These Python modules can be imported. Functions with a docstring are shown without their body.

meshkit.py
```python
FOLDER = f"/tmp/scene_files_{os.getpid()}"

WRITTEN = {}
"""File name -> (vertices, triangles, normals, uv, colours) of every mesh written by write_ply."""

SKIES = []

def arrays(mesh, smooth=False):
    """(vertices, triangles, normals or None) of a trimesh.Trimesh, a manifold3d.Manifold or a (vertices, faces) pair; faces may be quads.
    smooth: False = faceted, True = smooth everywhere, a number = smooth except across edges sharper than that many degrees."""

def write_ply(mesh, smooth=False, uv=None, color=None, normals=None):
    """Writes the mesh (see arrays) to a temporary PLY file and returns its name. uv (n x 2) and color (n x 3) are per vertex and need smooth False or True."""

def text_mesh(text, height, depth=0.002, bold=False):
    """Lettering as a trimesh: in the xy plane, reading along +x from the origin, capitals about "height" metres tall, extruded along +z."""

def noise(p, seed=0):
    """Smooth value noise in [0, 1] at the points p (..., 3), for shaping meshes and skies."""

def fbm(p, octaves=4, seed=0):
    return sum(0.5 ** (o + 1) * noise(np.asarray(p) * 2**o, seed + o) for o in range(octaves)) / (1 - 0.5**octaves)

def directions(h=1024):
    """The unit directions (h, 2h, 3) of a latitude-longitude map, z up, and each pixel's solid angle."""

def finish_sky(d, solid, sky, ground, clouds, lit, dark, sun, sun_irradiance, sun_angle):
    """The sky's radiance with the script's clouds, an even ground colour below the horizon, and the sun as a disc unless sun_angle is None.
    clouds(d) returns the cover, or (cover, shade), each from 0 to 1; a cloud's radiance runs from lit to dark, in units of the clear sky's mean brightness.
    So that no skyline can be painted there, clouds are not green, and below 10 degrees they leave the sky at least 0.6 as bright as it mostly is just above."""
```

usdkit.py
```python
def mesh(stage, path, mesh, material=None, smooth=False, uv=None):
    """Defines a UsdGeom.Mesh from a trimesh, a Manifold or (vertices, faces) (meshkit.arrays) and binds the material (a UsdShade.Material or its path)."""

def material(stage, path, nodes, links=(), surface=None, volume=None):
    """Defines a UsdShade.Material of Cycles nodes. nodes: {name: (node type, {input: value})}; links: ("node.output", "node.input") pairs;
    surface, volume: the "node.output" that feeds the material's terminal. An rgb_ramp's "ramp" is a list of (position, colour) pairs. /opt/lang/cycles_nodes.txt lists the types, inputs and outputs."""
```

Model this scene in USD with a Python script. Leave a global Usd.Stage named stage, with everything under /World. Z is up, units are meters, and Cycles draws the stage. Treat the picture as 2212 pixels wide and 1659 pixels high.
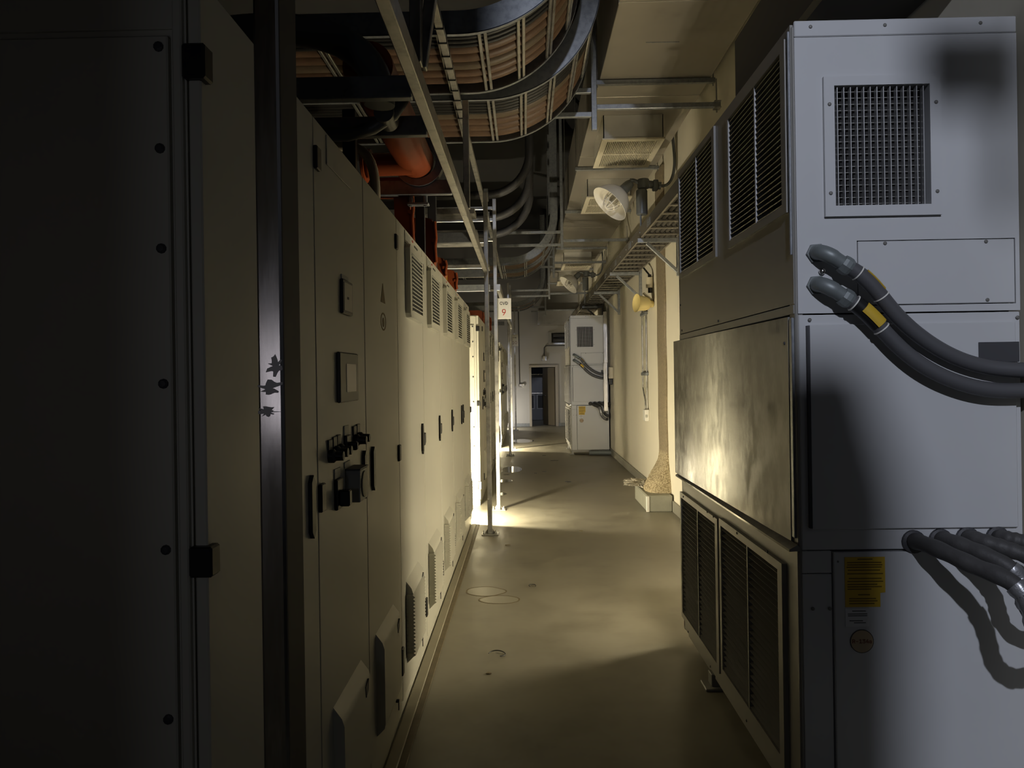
import math, random
import numpy as np, trimesh, usdkit, meshkit
from shapely.geometry import Polygon, box as sbox
from pxr import Usd, UsdGeom, UsdLux, UsdShade, Gf, Sdf

random.seed(7)
rng = np.random.default_rng(7)
stage = Usd.Stage.CreateInMemory()
UsdGeom.SetStageUpAxis(stage, UsdGeom.Tokens.z)
UsdGeom.SetStageMetersPerUnit(stage, 1.0)
world = UsdGeom.Xform.Define(stage, '/World')
stage.SetDefaultPrim(world.GetPrim())
PI = math.pi

# ------------------------------------------------------------------ camera
FPX, PX, PY, YAW, ROLL = 1600.0, 1106.0, 812.0, math.radians(1.0), math.radians(0.85)
cam = UsdGeom.Camera.Define(stage, '/World/Camera')
HA = 36.0
cam.CreateHorizontalApertureAttr(HA)
cam.CreateVerticalApertureAttr(HA * 1659 / 2212)
cam.CreateFocalLengthAttr(FPX * HA / 2212)
cam.CreateHorizontalApertureOffsetAttr(0.0)
cam.CreateVerticalApertureOffsetAttr(-(829.5 - PY) * HA / 2212)
cam.CreateClippingRangeAttr(Gf.Vec2f(0.02, 200))
cam.CreateExposureAttr(0.0)
fw = np.array([-math.sin(YAW), math.cos(YAW), 0]); r0 = np.array([math.cos(YAW), math.sin(YAW), 0]); u0 = np.array([0, 0, 1.0])
rr = math.cos(ROLL) * r0 - math.sin(ROLL) * u0; uu = math.sin(ROLL) * r0 + math.cos(ROLL) * u0
cam.AddTransformOp().Set(Gf.Matrix4d(*rr, 0, *uu, 0, *(-fw), 0, 0, 0, 1.6, 1))

# ------------------------------------------------------------------ light
WARM = Gf.Vec3f(1.0, 0.88, 0.63)
COLD = Gf.Vec3f(0.80, 0.85, 1.0)
def sphere_light(name, p, r, power, col):
    l = UsdLux.SphereLight.Define(stage, '/World/' + name)
    l.CreateRadiusAttr(r); l.CreateIntensityAttr(power); l.CreateColorAttr(col); l.CreateNormalizeAttr(True)
    UsdGeom.Xformable(l).AddTranslateOp().Set(Gf.Vec3d(*p))
    return l
sphere_light('unseen_lamp_glow', (1.50, 4.68, 0.44), 0.085, 35.0, WARM)          # unseen lamp behind the near air conditioner, lights cabinets and floor
sphere_light('unseen_lamp_glow_001', (-0.76, 8.07, 0.26), 0.02, 72.0, WARM)      # unseen lamp at the end of the first cabinet row
sphere_light('unseen_lamp_glow_002', (-0.72, 15.87, 0.26), 0.02, 72.0, WARM)     # unseen lamp at the end of the second cabinet row
sphere_light('unseen_lamp_glow_003', (-0.75, 22.25, 0.35), 0.02, 13.0, Gf.Vec3f(1.0, 0.93, 0.80))   # unseen lamp past the farthest row, lights the end wall
def flood(name, p, power):                                                      # unseen wide light at a cabinet row's end, facing down the aisle
    l = UsdLux.DiskLight.Define(stage, '/World/' + name)
    l.CreateRadiusAttr(0.05); l.CreateIntensityAttr(power); l.CreateColorAttr(WARM); l.CreateNormalizeAttr(True)
    UsdGeom.Xformable(l).AddTranslateOp().Set(Gf.Vec3d(*p)); UsdGeom.Xformable(l).AddRotateXOp().Set(90)
flood('unseen_flood_glow', (-0.74, 8.06, 0.30), 12.0); flood('unseen_flood_glow_001', (-0.70, 15.87, 0.30), 18.0)
HALL, AIM = np.array([0.2, -4.0, 4.6]), np.array([1.1, 2.6, 1.9])
hl = sphere_light('unseen_hall_glow', HALL, 0.06, 285.0, COLD)                     # unseen cold lamp behind the camera, aimed at the near air conditioner
hl.ClearXformOpOrder() if hasattr(hl, 'ClearXformOpOrder') else UsdGeom.Xformable(hl).ClearXformOpOrder()
bk = HALL - AIM; bk /= np.linalg.norm(bk); sx = np.cross([0, 0, 1.0], bk); sx /= np.linalg.norm(sx); sy = np.cross(bk, sx)
UsdGeom.Xformable(hl).AddTransformOp().Set(Gf.Matrix4d(*sx, 0, *sy, 0, *bk, 0, *HALL, 1))
sh = UsdLux.ShapingAPI.Apply(hl.GetPrim()); sh.CreateShapingConeAngleAttr(22.0); sh.CreateShapingConeSoftnessAttr(0.4)
sphere_light('unseen_aisle_glow', (-0.55, -0.5, 1.62), 0.03, 0.65, COLD)          # unseen weak cold light, placed to light the near post and door edge
strip = UsdLux.RectLight.Define(stage, '/World/unseen_strip_glow')               # unseen upright light, placed for the sheen on the near post
strip.CreateWidthAttr(0.05); strip.CreateHeightAttr(0.30); strip.CreateNormalizeAttr(True); strip.CreateIntensityAttr(0.05); strip.CreateColorAttr(Gf.Vec3f(0.95, 0.9, 1.0))
UsdGeom.Xformable(strip).AddTranslateOp().Set(Gf.Vec3d(-0.76, 0.085, 1.60)); UsdGeom.Xformable(strip).AddRotateXOp().Set(90)
sphere_light('unseen_far_room_glow', (-0.6, 25.5, 2.6), 0.1, 4.0, COLD)  # unseen light beyond the door, placed to light the far room

# ------------------------------------------------------------------ materials
M = {}
def mat(name, col, rough=0.5, metal=0.0, var=0.0, scale=6.0, stretch=None, bump=0.0, bscale=40.0, rvar=0.0, spec=0.5, col2=None, contrast=(0.3, 0.7), coat=0.0, emission=None, rand=0.0, aniso=0.0):
    nodes = {'p': ('principled_bsdf', {'base_color': col, 'roughness': rough, 'metallic': metal, 'specular_ior_level': spec, 'coat_weight': coat, 'coat_roughness': 0.2})}
    links = []
    nodes['tc'] = ('geometry', {})
    if var or col2 or rvar:
        st = stretch or (1, 1, 1)
        nodes['mp'] = ('mapping', {'tex_mapping.scale': (1, 1, 1), 'scale': st} if False else {'scale': st})
        nodes['n'] = ('noise_texture', {'scale': scale, 'detail': 5.0, 'roughness': 0.6})
        links += [('tc.position', 'mp.vector'), ('mp.vector', 'n.vector')]
    if var or col2:
        c2 = col2 or tuple(max(0, c * (1 - var)) for c in col)
        nodes['r'] = ('rgb_ramp', {'ramp': [(contrast[0], c2), (contrast[1], col)]})
        links += [('n.fac', 'r.fac'), ('r.color', 'p.base_color')]
    if rvar:
        nodes['rr'] = ('rgb_ramp', {'ramp': [(0.3, (rough - rvar,) * 3), (0.7, (rough + rvar,) * 3)]})
        links += [('n.fac', 'rr.fac'), ('rr.color', 'p.roughness')]
    if bump:
        nodes['bn'] = ('noise_texture', {'scale': bscale, 'detail': 4.0})
        nodes['b'] = ('bump', {'strength': bump, 'distance': 0.01})
        links += [('tc.position', 'bn.vector'), ('bn.fac', 'b.height'), ('b.normal', 'p.normal')]
    if emission:
        nodes['p'][1]['emission_color'] = emission[0]; nodes['p'][1]['emission_strength'] = emission[1]
    M[name] = usdkit.material(stage, '/World/Looks/' + name, nodes, links, surface='p.BSDF')
    return M[name]

mat('cabinet_paint', (0.56, 0.545, 0.46), 0.42, var=0.07, scale=3.0, rvar=0.05, spec=0.45)
mat('cabinet_gap_shade', (0.02, 0.02, 0.02), 0.8)  # near-black body colour stands in for shade in the door seams
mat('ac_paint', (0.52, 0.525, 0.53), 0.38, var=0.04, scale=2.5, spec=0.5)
mat('ac_dark_gloss', (0.23, 0.225, 0.205), 0.12, metal=0.0, var=0.10, scale=14.0, stretch=(1, 1, 0.6), rvar=0.06, spec=0.6, contrast=(0.4, 0.6))  # side panel and drip edge, darker base than the front paint
mat('ac_dark_plain', (0.27, 0.262, 0.24), 0.38, metal=0.1, var=0.08, scale=3)  # side, back and base parts, darker base than the front paint
mat('inside_shade', (0.012, 0.011, 0.01), 0.8)  # near-black stands in for the shade inside housings and vents
mat('blade_metal', (0.20, 0.195, 0.18), 0.45, metal=0.5)
mat('grille_frame', (0.42, 0.42, 0.42), 0.4, metal=0.4)
mat('galvanized', (0.30, 0.315, 0.33), 0.38, metal=0.35, col2=(0.25, 0.265, 0.285), scale=28, contrast=(0.4, 0.6), rvar=0.08)
mat('strut_steel', (0.50, 0.49, 0.46), 0.36, metal=0.8, var=0.25, scale=9, rvar=0.08)
mat('stainless', (0.55, 0.53, 0.51), 0.24, metal=1.0, var=0.15, scale=12, stretch=(1, 1, 0.15), rvar=0.08)
mat('duct_metal', (0.42, 0.39, 0.33), 0.42, metal=0.55, var=0.18, scale=2.0, rvar=0.08)
mat('duct_shiny', (0.66, 0.65, 0.61), 0.18, metal=0.6, var=0.1, scale=5, bump=0.15, bscale=4)
mat('sheet_bright', (0.62, 0.62, 0.64), 0.22, metal=0.55, var=0.12, scale=6, bump=0.4, bscale=5)
mat('grille_white', (0.62, 0.57, 0.44), 0.5)
mat('black_plastic', (0.012, 0.012, 0.012), 0.4)
mat('dark_grey', (0.05, 0.05, 0.055), 0.5)
mat('screen_grey', (0.85, 0.77, 0.66), 0.35)
mat('panel_bezel', (0.09, 0.085, 0.07), 0.45)
mat('meter_face', (0.58, 0.54, 0.44), 0.4)
mat('label_grey', (0.40, 0.40, 0.36), 0.5)
mat('label_ink', (0.05, 0.05, 0.045), 0.6)
mat('red_ink', (0.42, 0.04, 0.03), 0.6)
mat('brown_ink', (0.20, 0.07, 0.04), 0.6)
mat('sign_white', (0.74, 0.72, 0.66), 0.5)
mat('yellow_sticker', (0.58, 0.38, 0.03), 0.5)
mat('yellow_ink', (0.16, 0.10, 0.01), 0.6)
mat('white_sticker', (0.60, 0.60, 0.61), 0.5)
mat('tan_sticker', (0.42, 0.32, 0.20), 0.5)
mat('hose_grey', (0.085, 0.085, 0.09), 0.5, spec=0.4)
mat('fitting_grey', (0.17, 0.19, 0.19), 0.45, metal=0.2)
mat('pipe_foam', (0.055, 0.053, 0.052), 0.6, bump=0.3, bscale=30)
mat('foil_tape', (0.30, 0.30, 0.31), 0.35, metal=0.6, bump=0.6, bscale=25)
mat('orange_rubber', (0.40, 0.085, 0.025), 0.45, var=0.2, scale=10)
mat('cable_brown', (0.18, 0.105, 0.062), 0.5, var=0.25, scale=12)
mat('cable_tan', (0.17, 0.125, 0.08), 0.5, var=0.2, scale=12)
mat('cable_black', (0.025, 0.024, 0.022), 0.5)
mat('ballast_grey', (0.17, 0.18, 0.18), 0.4, metal=0.2)
mat('enamel_white', (0.78, 0.75, 0.68), 0.3)
mat('beige_horn', (0.62, 0.50, 0.20), 0.45)
mat('beige_box', (0.52, 0.47, 0.35), 0.5)
mat('amber', (0.55, 0.27, 0.02), 0.4)
mat('dull_steel', (0.22, 0.20, 0.165), 0.5, metal=0.4, var=0.2, scale=6)
mat('stucco', (0.29, 0.235, 0.15), 0.95, var=0.3, scale=30, bump=0.8, bscale=160)
mat('granules', (0.50, 0.42, 0.27), 0.95, col2=(0.22, 0.17, 0.09), scale=70, contrast=(0.40, 0.55), bump=1.0, bscale=150)
mat('foam_block', (0.30, 0.295, 0.235), 0.55, var=0.15, scale=9)
mat('paper_wrap', (0.55, 0.51, 0.42), 0.6, var=0.2, scale=20)
mat('wall_paint', (0.80, 0.75, 0.61), 0.55, var=0.05, scale=1.2, bump=0.03, bscale=60)
mat('end_wall_paint', (0.52, 0.51, 0.50), 0.6, var=0.06, scale=1.0)
mat('baseboard_vinyl', (0.22, 0.21, 0.17), 0.5)
mat('floor_epoxy', (0.275, 0.255, 0.195), 0.42, col2=(0.225, 0.205, 0.152), scale=2.6, contrast=(0.38, 0.56), rvar=0.09, bump=0.02, bscale=8)
mat('floor_curb', (0.36, 0.33, 0.24), 0.55, var=0.12, scale=5)
mat('floor_sealant', (0.20, 0.16, 0.09), 0.6, var=0.3, scale=12)
mat('water_stain', (0.305, 0.282, 0.215), 0.34)
mat('wet_floor', (0.13, 0.12, 0.09), 0.07)
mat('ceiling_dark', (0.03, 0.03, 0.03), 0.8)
mat('door_frame_paint', (0.42, 0.38, 0.32), 0.3)
mat('door_brown', (0.20, 0.165, 0.11), 0.45)
mat('far_cabinet', (0.16, 0.16, 0.17), 0.35, metal=0.4)
mat('smudge_dark', (0.16, 0.155, 0.15), 0.42, metal=0.8)
mat('dark_brown', (0.085, 0.07, 0.042), 0.6, var=0.2, scale=8)  # plate colour, darker than the steel front of the near post
mat('rubber_ring', (0.03, 0.03, 0.03), 0.6)
mat('lamp_body', (0.3, 0.3, 0.3), 0.5)
mat('bulb_glass', (0.30, 0.28, 0.23), 0.08)
mat('cable_dusty', (0.055, 0.048, 0.038), 0.7, var=0.3, scale=9)

# ------------------------------------------------------------------ shape helpers
def _cb_faces():
    pts = _cb_pts(-1, 1, -1.1, 1.1, -1.2, 1.2, 0.1)
    h = trimesh.convex.convex_hull(pts)
    idx = [int(np.argmin(np.linalg.norm(pts - v, axis=1))) for v in h.vertices]
    return np.array([[idx[a] for a in f] for f in h.faces])
def _cb_pts(x0, x1, y0, y1, z0, z1, c):
    P = []
    for sx, x in ((1, x0), (-1, x1)):
        for sy, y in ((1, y0), (-1, y1)):
            for sz, z in ((1, z0), (-1, z1)):
                P += [(x, y + sy * c, z + sz * c), (x + sx * c, y, z + sz * c), (x + sx * c, y + sy * c, z)]
    return np.array(P, float)
CBF = _cb_faces()
BOXF = trimesh.creation.box().faces
BOXV = trimesh.creation.box().vertices
class B:
    def __init__(s): s.v, s.f, s.n = [], [], 0
    def add(s, v, f):
        v = np.asarray(v, float); s.v.append(v); s.f.append(np.asarray(f, int) + s.n); s.n += len(v); return s
    def mesh(s, m, T=None):
        v = np.array(m.vertices)
        if T is not None: v = v @ np.array(T)[:3, :3].T + np.array(T)[:3, 3]
        return s.add(v, m.faces)
    def box(s, x0, x1, y0, y1, z0, z1, c=0.0):
        x0, x1 = min(x0, x1), max(x0, x1); y0, y1 = min(y0, y1), max(y0, y1); z0, z1 = min(z0, z1), max(z0, z1)
        if c <= 0:
            return s.add((BOXV + 0.5) * [x1 - x0, y1 - y0, z1 - z0] + [x0, y0, z0], BOXF)
        c = min(c, 0.45 * min(x1 - x0, y1 - y0, z1 - z0))
        return s.add(_cb_pts(x0, x1, y0, y1, z0, z1, c), CBF)
    def bar(s, p, q, w, h, up=(0, 0, 1), c=0.0):
        """rectangular bar from p to q, w wide, h high along up"""
        p, q = np.array(p, float), np.array(q, float); d = q - p; L = np.linalg.norm(d); d /= L
        u = np.array(up, float); u -= d * (u @ d)
        if np.linalg.norm(u) < 1e-6: u = np.array([0, 1.0, 0]) - d * d[1]
        u /= np.linalg.norm(u); w_ = np.cross(d, u)
        b = B().box(-w / 2, w / 2, 0, L, -h / 2, h / 2, c); v = b.v[0]
        return s.add(p + v[:, :1] * w_ + v[:, 1:2] * d + v[:, 2:] * u, b.f[0][:, ::-1] if np.dot(np.cross(w_, d), u) < 0 else b.f[0])
    def tube(s, path, r, n=10, cap=True):
        p = np.asarray(path, float); r = np.broadcast_to(r, (len(p),))
        t = np.gradient(p, axis=0); t /= np.linalg.norm(t, axis=1, keepdims=True)
        a = np.cross(t[0], [0, 0, 1.0]);
        if np.linalg.norm(a) < 0.1: a = np.cross(t[0], [1.0, 0, 0])
        A = []
        for k in range(len(p)):
            a = a - t[k] * (a @ t[k]); a = a / np.linalg.norm(a); A.append(a)
        A = np.array(A); Bv = np.cross(t, A); th = np.arange(n) * 2 * PI / n
        v = p[:, None] + r[:, None, None] * (np.cos(th)[None, :, None] * A[:, None] + np.sin(th)[None, :, None] * Bv[:, None])
        i, j = np.meshgrid(np.arange(len(p) - 1), np.arange(n), indexing='ij')
        q = np.stack([i * n + j, i * n + (j + 1) % n, (i + 1) * n + (j + 1) % n, (i + 1) * n + j], -1).reshape(-1, 4)
        f = np.vstack([q[:, [0, 1, 2]], q[:, [0, 2, 3]]])
        v = v.reshape(-1, 3)
        if cap:
            m = len(v); v = np.vstack([v, p[0], p[-1]]); e = (len(p) - 1) * n
            f = np.vstack([f, [[m, (k + 1) % n, k] for k in range(n)], [[m + 1, e + k, e + (k + 1) % n] for k in range(n)]])
        return s.add(v, f)
    def cyl(s, p, q, r, n=16): return s.tube([p, q], r, n)
    def lathe(s, prof, o, ax, n=32):
        """prof: (radius, height) pairs turned about axis ax from o"""
        o, ax = np.array(o, float), np.array(ax, float); ax /= np.linalg.norm(ax)
        a = np.cross(ax, [0.3, 0.9, 0.2]); a /= np.linalg.norm(a); b = np.cross(ax, a); th = np.arange(n) * 2 * PI / n
        pr = np.array(prof, float)
        v = o + pr[:, None, 1:2] * ax + pr[:, None, :1] * (np.cos(th)[None, :, None] * a + np.sin(th)[None, :, None] * b)
        i, j = np.meshgrid(np.arange(len(pr) - 1), np.arange(n), indexing='ij')
        q = np.stack([i * n + j, i * n + (j + 1) % n, (i + 1) * n + (j + 1) % n, (i + 1) * n + j], -1).reshape(-1, 4)
        return s.add(v.reshape(-1, 3), np.vstack([q[:, [0, 1, 2]], q[:, [0, 2, 3]]]))
    def prism(s, poly, axis, a, b):
        """shapely polygon (or ring) extruded from a to b along axis; polygon axes: x:(y,z) y:(x,z) z:(x,y)"""
        if not isinstance(poly, Polygon): poly = Polygon(poly)
        m = trimesh.creation.extrude_polygon(poly, abs(b - a), engine='earcut'); v = np.array(m.vertices); lo = min(a, b); f = m.faces
        h = v[:, 2] + lo
        if axis == 'x': v = np.stack([h, v[:, 0], v[:, 1]], 1)
        elif axis == 'y': v = np.stack([v[:, 0], h, v[:, 1]], 1); f = f[:, ::-1]
        else: v = np.stack([v[:, 0], v[:, 1], h], 1)
        return s.add(v, f)
    def ball(s, p, r, sub=1):
        m = trimesh.creation.icosphere(sub, r); return s.add(m.vertices + np.array(p), m.faces)
    def screw(s, p, ax, r=0.008, h=0.004):
        return s.lathe([(0, 0), (r, 0), (r * 0.95, h * 0.6), (r * 0.6, h), (0, h * 1.05)], p, ax, 10)
    def get(s): return np.vstack(s.v), np.vstack(s.f)

# ------------------------------------------------------------------ scene tree helpers
USED, OFF = {}, {}
def numbered(parent, name):
    k = (str(parent), name); n = USED.get(k, 0); USED[k] = n + 1
    return f'{parent}/{name}' + (f'_{n:03d}' if n else '')
def meta(prim, **kw):
    for k, v in kw.items():
        if v: prim.SetCustomDataByKey(k, v)
def thing(name, label, cat, loc=(0, 0, 0), group=None):
    path = numbered('/World', name)
    x = UsdGeom.Xform.Define(stage, path); x.AddTranslateOp().Set(Gf.Vec3d(*[float(c) for c in loc]))
    OFF[path] = np.array(loc, float); meta(x.GetPrim(), label=label, category=cat, group=group)
    return path
def part(parent, name, b, m, label=None, smooth=False, kind=None):
    """one mesh under a thing or a part, vertices given in world coordinates"""
    path = numbered(parent, name); off = OFF[parent]; OFF[path] = off
    v, f = b.get() if isinstance(b, B) else b
    prim = usdkit.mesh(stage, path, (v - off, f), M[m], smooth=smooth).GetPrim()
    meta(prim, label=label, kind=kind)
    return path
def one(name, b, m, label, cat, group=None, smooth=False, kind=None):
    """a thing that is one mesh"""
    path = numbered('/World', name); OFF[path] = np.zeros(3)
    v, f = b.get()
    c = np.array([(v[:, 0].min() + v[:, 0].max()) / 2, (v[:, 1].min() + v[:, 1].max()) / 2, v[:, 2].min()])
    g = usdkit.mesh(stage, path, (v - c, f), M[m], smooth=smooth)
    g.AddTranslateOp().Set(Gf.Vec3d(*[float(x) for x in c])); OFF[path] = c
    meta(g.GetPrim(), label=label, category=cat, group=group, kind=kind)
    return path
def struct(name, b, m, smooth=False):
    path = '/World/' + name; OFF[path] = np.zeros(3)
    g = usdkit.mesh(stage, path, b.get(), M[m], smooth=smooth); meta(g.GetPrim(), kind='structure')
    return path
def dup(src, d, label, group=None):
    p = stage.GetPrimAtPath(src); base = src.rsplit('/', 1)[1]
    while base[-4:-3] == '_' and base[-3:].isdigit(): base = base[:-4]
    path = numbered('/World', base); loc = OFF[src] + np.array(d, float)
    x = UsdGeom.Xform.Define(stage, path) if p.IsA(UsdGeom.Xform) else UsdGeom.Mesh.Define(stage, path)
    x.GetPrim().GetReferences().AddInternalReference(src)
    x.ClearXformOpOrder()
    op = [o for o in x.GetOrderedXformOps()]
    (UsdGeom.XformCommonAPI(x)).SetTranslate(Gf.Vec3d(*[float(c) for c in loc]))
    if p.IsA(UsdGeom.Xform): x.GetPrim().SetInstanceable(True)
    OFF[path] = loc; was = p.GetCustomData()
    meta(x.GetPrim(), label=label, category=was.get('category'), group=group or was.get('group'))
    return path
def arc(c, r, a0, a1, n, e1, e2):
    c, e1, e2 = np.array(c, float), np.array(e1, float), np.array(e2, float)
    return [c + r * (math.cos(a) * e1 + math.sin(a) * e2) for a in np.linspace(a0, a1, n)]
def spline(pts, n=40):
    from scipy.interpolate import CubicSpline
    p = np.array(pts, float); t = np.r_[0, np.cumsum(np.linalg.norm(np.diff(p, axis=0), axis=1))]
    return CubicSpline(t, p)(np.linspace(0, t[-1], n))

# ================================================================== SETTING
WX, EY = 1.70, 23.3
struct('floor', B().box(-7, 2.1, -7, 30, -0.1, 0), 'floor_epoxy')
struct('wall_right', B().box(WX, WX + 0.15, 2.3, 30, 0, 6.2), 'wall_paint')
struct('wall_unseen_right_rear', B().box(WX + 0.3, WX + 0.45, -7, 2.3, 0, 6.2).box(WX, WX + 0.45, 2.2, 2.3, 0, 6.2), 'ceiling_dark')  # unseen wall behind the camera, coloured dark to cut bounced light
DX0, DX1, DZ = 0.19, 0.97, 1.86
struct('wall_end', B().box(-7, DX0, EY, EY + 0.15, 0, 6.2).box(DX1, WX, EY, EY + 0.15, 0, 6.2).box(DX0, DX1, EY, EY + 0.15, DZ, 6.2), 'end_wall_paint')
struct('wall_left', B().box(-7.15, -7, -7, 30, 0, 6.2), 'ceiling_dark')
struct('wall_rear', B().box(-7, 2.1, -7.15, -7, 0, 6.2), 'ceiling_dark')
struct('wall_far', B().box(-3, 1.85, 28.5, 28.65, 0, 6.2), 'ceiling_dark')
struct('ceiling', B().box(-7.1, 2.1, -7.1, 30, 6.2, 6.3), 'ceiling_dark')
struct('baseboard_right', B().box(WX - 0.018, WX, 4.6, EY, 0, 0.13, 0.004), 'baseboard_vinyl')
struct('baseboard_end', B().box(-0.35, DX0 - 0.06, EY - 0.015, EY, 0, 0.10, 0.004).box(DX1 + 0.06, WX - 0.02, EY - 0.015, EY, 0, 0.10, 0.004), 'galvanized')
struct('trim_1', B().box(-0.597, -0.545, 1.4, 7.97, 0, 0.012, 0.004), 'floor_curb')
struct('trim_2', B().box(-0.545, -0.512, 1.4, 7.97, 0, 0.006, 0.002), 'floor_sealant')

dr = '/World/door_1'; UsdGeom.Xform.Define(stage, dr); OFF[dr] = np.zeros(3); meta(stage.GetPrimAtPath(dr), kind='structure')
part(dr, 'door_frame', B().box(DX0 - 0.06, DX0 + 0.015, EY - 0.03, EY + 0.16, 0, DZ, 0.005).box(DX1 - 0.015, DX1 + 0.07, EY - 0.03, EY + 0.16, 0, DZ, 0.005).box(DX0 - 0.06, DX1 + 0.07, EY - 0.03, EY + 0.16, DZ, DZ + 0.07, 0.005), 'door_frame_paint')
part(dr, 'door_leaf', B().bar((DX1 - 0.03, EY + 0.17, 0.93), (0.60, EY + 0.85, 0.93), 0.045, 1.84), 'door_brown')
part(dr, 'door_handle', B().cyl((0.64, EY + 0.70, 0.95), (0.585, EY + 0.67, 0.95), 0.012).cyl((0.585, EY + 0.67, 0.95), (0.65, EY + 0.56, 0.95), 0.01), 'stainless')

# ================================================================== LEFT CABINET ROW
XF, TOP = -0.597, 2.355
BACK = -1.40
SEAM = [1.37, 2.11, 2.76, 3.48, 4.35, 5.20, 6.08, 6.97, 8.02]
def hinge(door, y, z0, z1, w=0.045):
    part(door, 'hinge', B().box(XF - 0.004, XF + 0.011, y - w / 2, y + w / 2, z0, z1, 0.003), 'black_plastic')
def handle(door, y, z0=1.16, z1=1.335, w=0.035, latch=0):
    part(door, 'handle', B().prism([(y - w / 2, z0 + 0.02), (y, z0), (y + w / 2, z0 + 0.02), (y + w / 2, z1 - 0.02), (y, z1), (y - w / 2, z1 - 0.02)], 'x', XF, XF + 0.012), 'black_plastic')
def upper_louver(cab, y0, y1):
    z0, z1 = 1.905, 2.275; x = XF
    fr = Polygon([(y0, z0 + 0.02), (y0 + 0.02, z0), (y1 - 0.02, z0), (y1, z0 + 0.02), (y1, z1 - 0.02), (y1 - 0.02, z1), (y0 + 0.02, z1), (y0, z1 - 0.02)]).difference(sbox(y0 + 0.055, z0 + 0.035, y1 - 0.04, z1 - 0.035))
    g = part(cab, 'louver_vent', B().prism(fr, 'x', x, x + 0.028), 'cabinet_paint')
    part(g, 'vent_shade_plate', B().box(x + 0.001, x + 0.0215, y0 + 0.055, y1 - 0.04, z0 + 0.035, z1 - 0.035), 'inside_shade')  # near-black plate stands in for the shade behind the slots
    n = 15
    for k in range(n):
        z = z0 + 0.042 + k * (z1 - z0 - 0.084) / (n - 1)
        part(g, 'louver_blade', B().prism([(x + 0.021, z - 0.005), (x + 0.030, z - 0.008), (x + 0.031, z - 0.004), (x + 0.021, z + 0.003)], 'y', y0 + 0.055, y1 - 0.04), 'cabinet_paint')
def low_vent(cab, y0, y1, z0=0.20, z1=0.60, blades=True):
    x = XF
    prof = [(x, z0), (x + 0.030, z0 + 0.03), (x + 0.034, z0 + 0.05), (x + 0.034, z1 - 0.06), (x + 0.026, z1 - 0.035), (x, z1)]
    b = B().prism(prof, 'y', y0 + 0.02, y1 - 0.01)
    g = part(cab, 'vent_cover', b, 'cabinet_paint', smooth=30)
    if blades:
        n = 17
        for k in range(n):
            z = z0 + 0.05 + k * (z1 - z0 - 0.12) / (n - 1)
            part(g, 'louver_blade', B().prism([(x + 0.002, z - 0.008), (x + 0.034, z - 0.012), (x + 0.047, z - 0.003), (x + 0.034, z + 0.008), (x + 0.002, z + 0.008)], 'y', y0, y1 - 0.06), 'cabinet_paint')
    part(g, 'latch_hole', B().prism([(y1 - 0.10, z1 - 0.06), (y1 - 0.05, z1 - 0.05), (y1 - 0.055, z1 - 0.085), (y1 - 0.09, z1 - 0.10)], 'x', x + 0.030, x + 0.0365), 'dark_grey')
def top_label(cab, y0, y1, rows=3):
    g = part(cab, 'name_plate', B().box(XF, XF + 0.004, y0, y1, 2.285, 2.345), 'cabinet_paint')
    for k in range(rows):
        yy = y0 + 0.02 + k * (y1 - y0 - 0.04) / rows
        part(g, 'plate_field', B().box(XF + 0.003, XF + 0.005, yy, yy + (y1 - y0) / rows * 0.6, 2.295, 2.335), 'label_grey')
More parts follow.
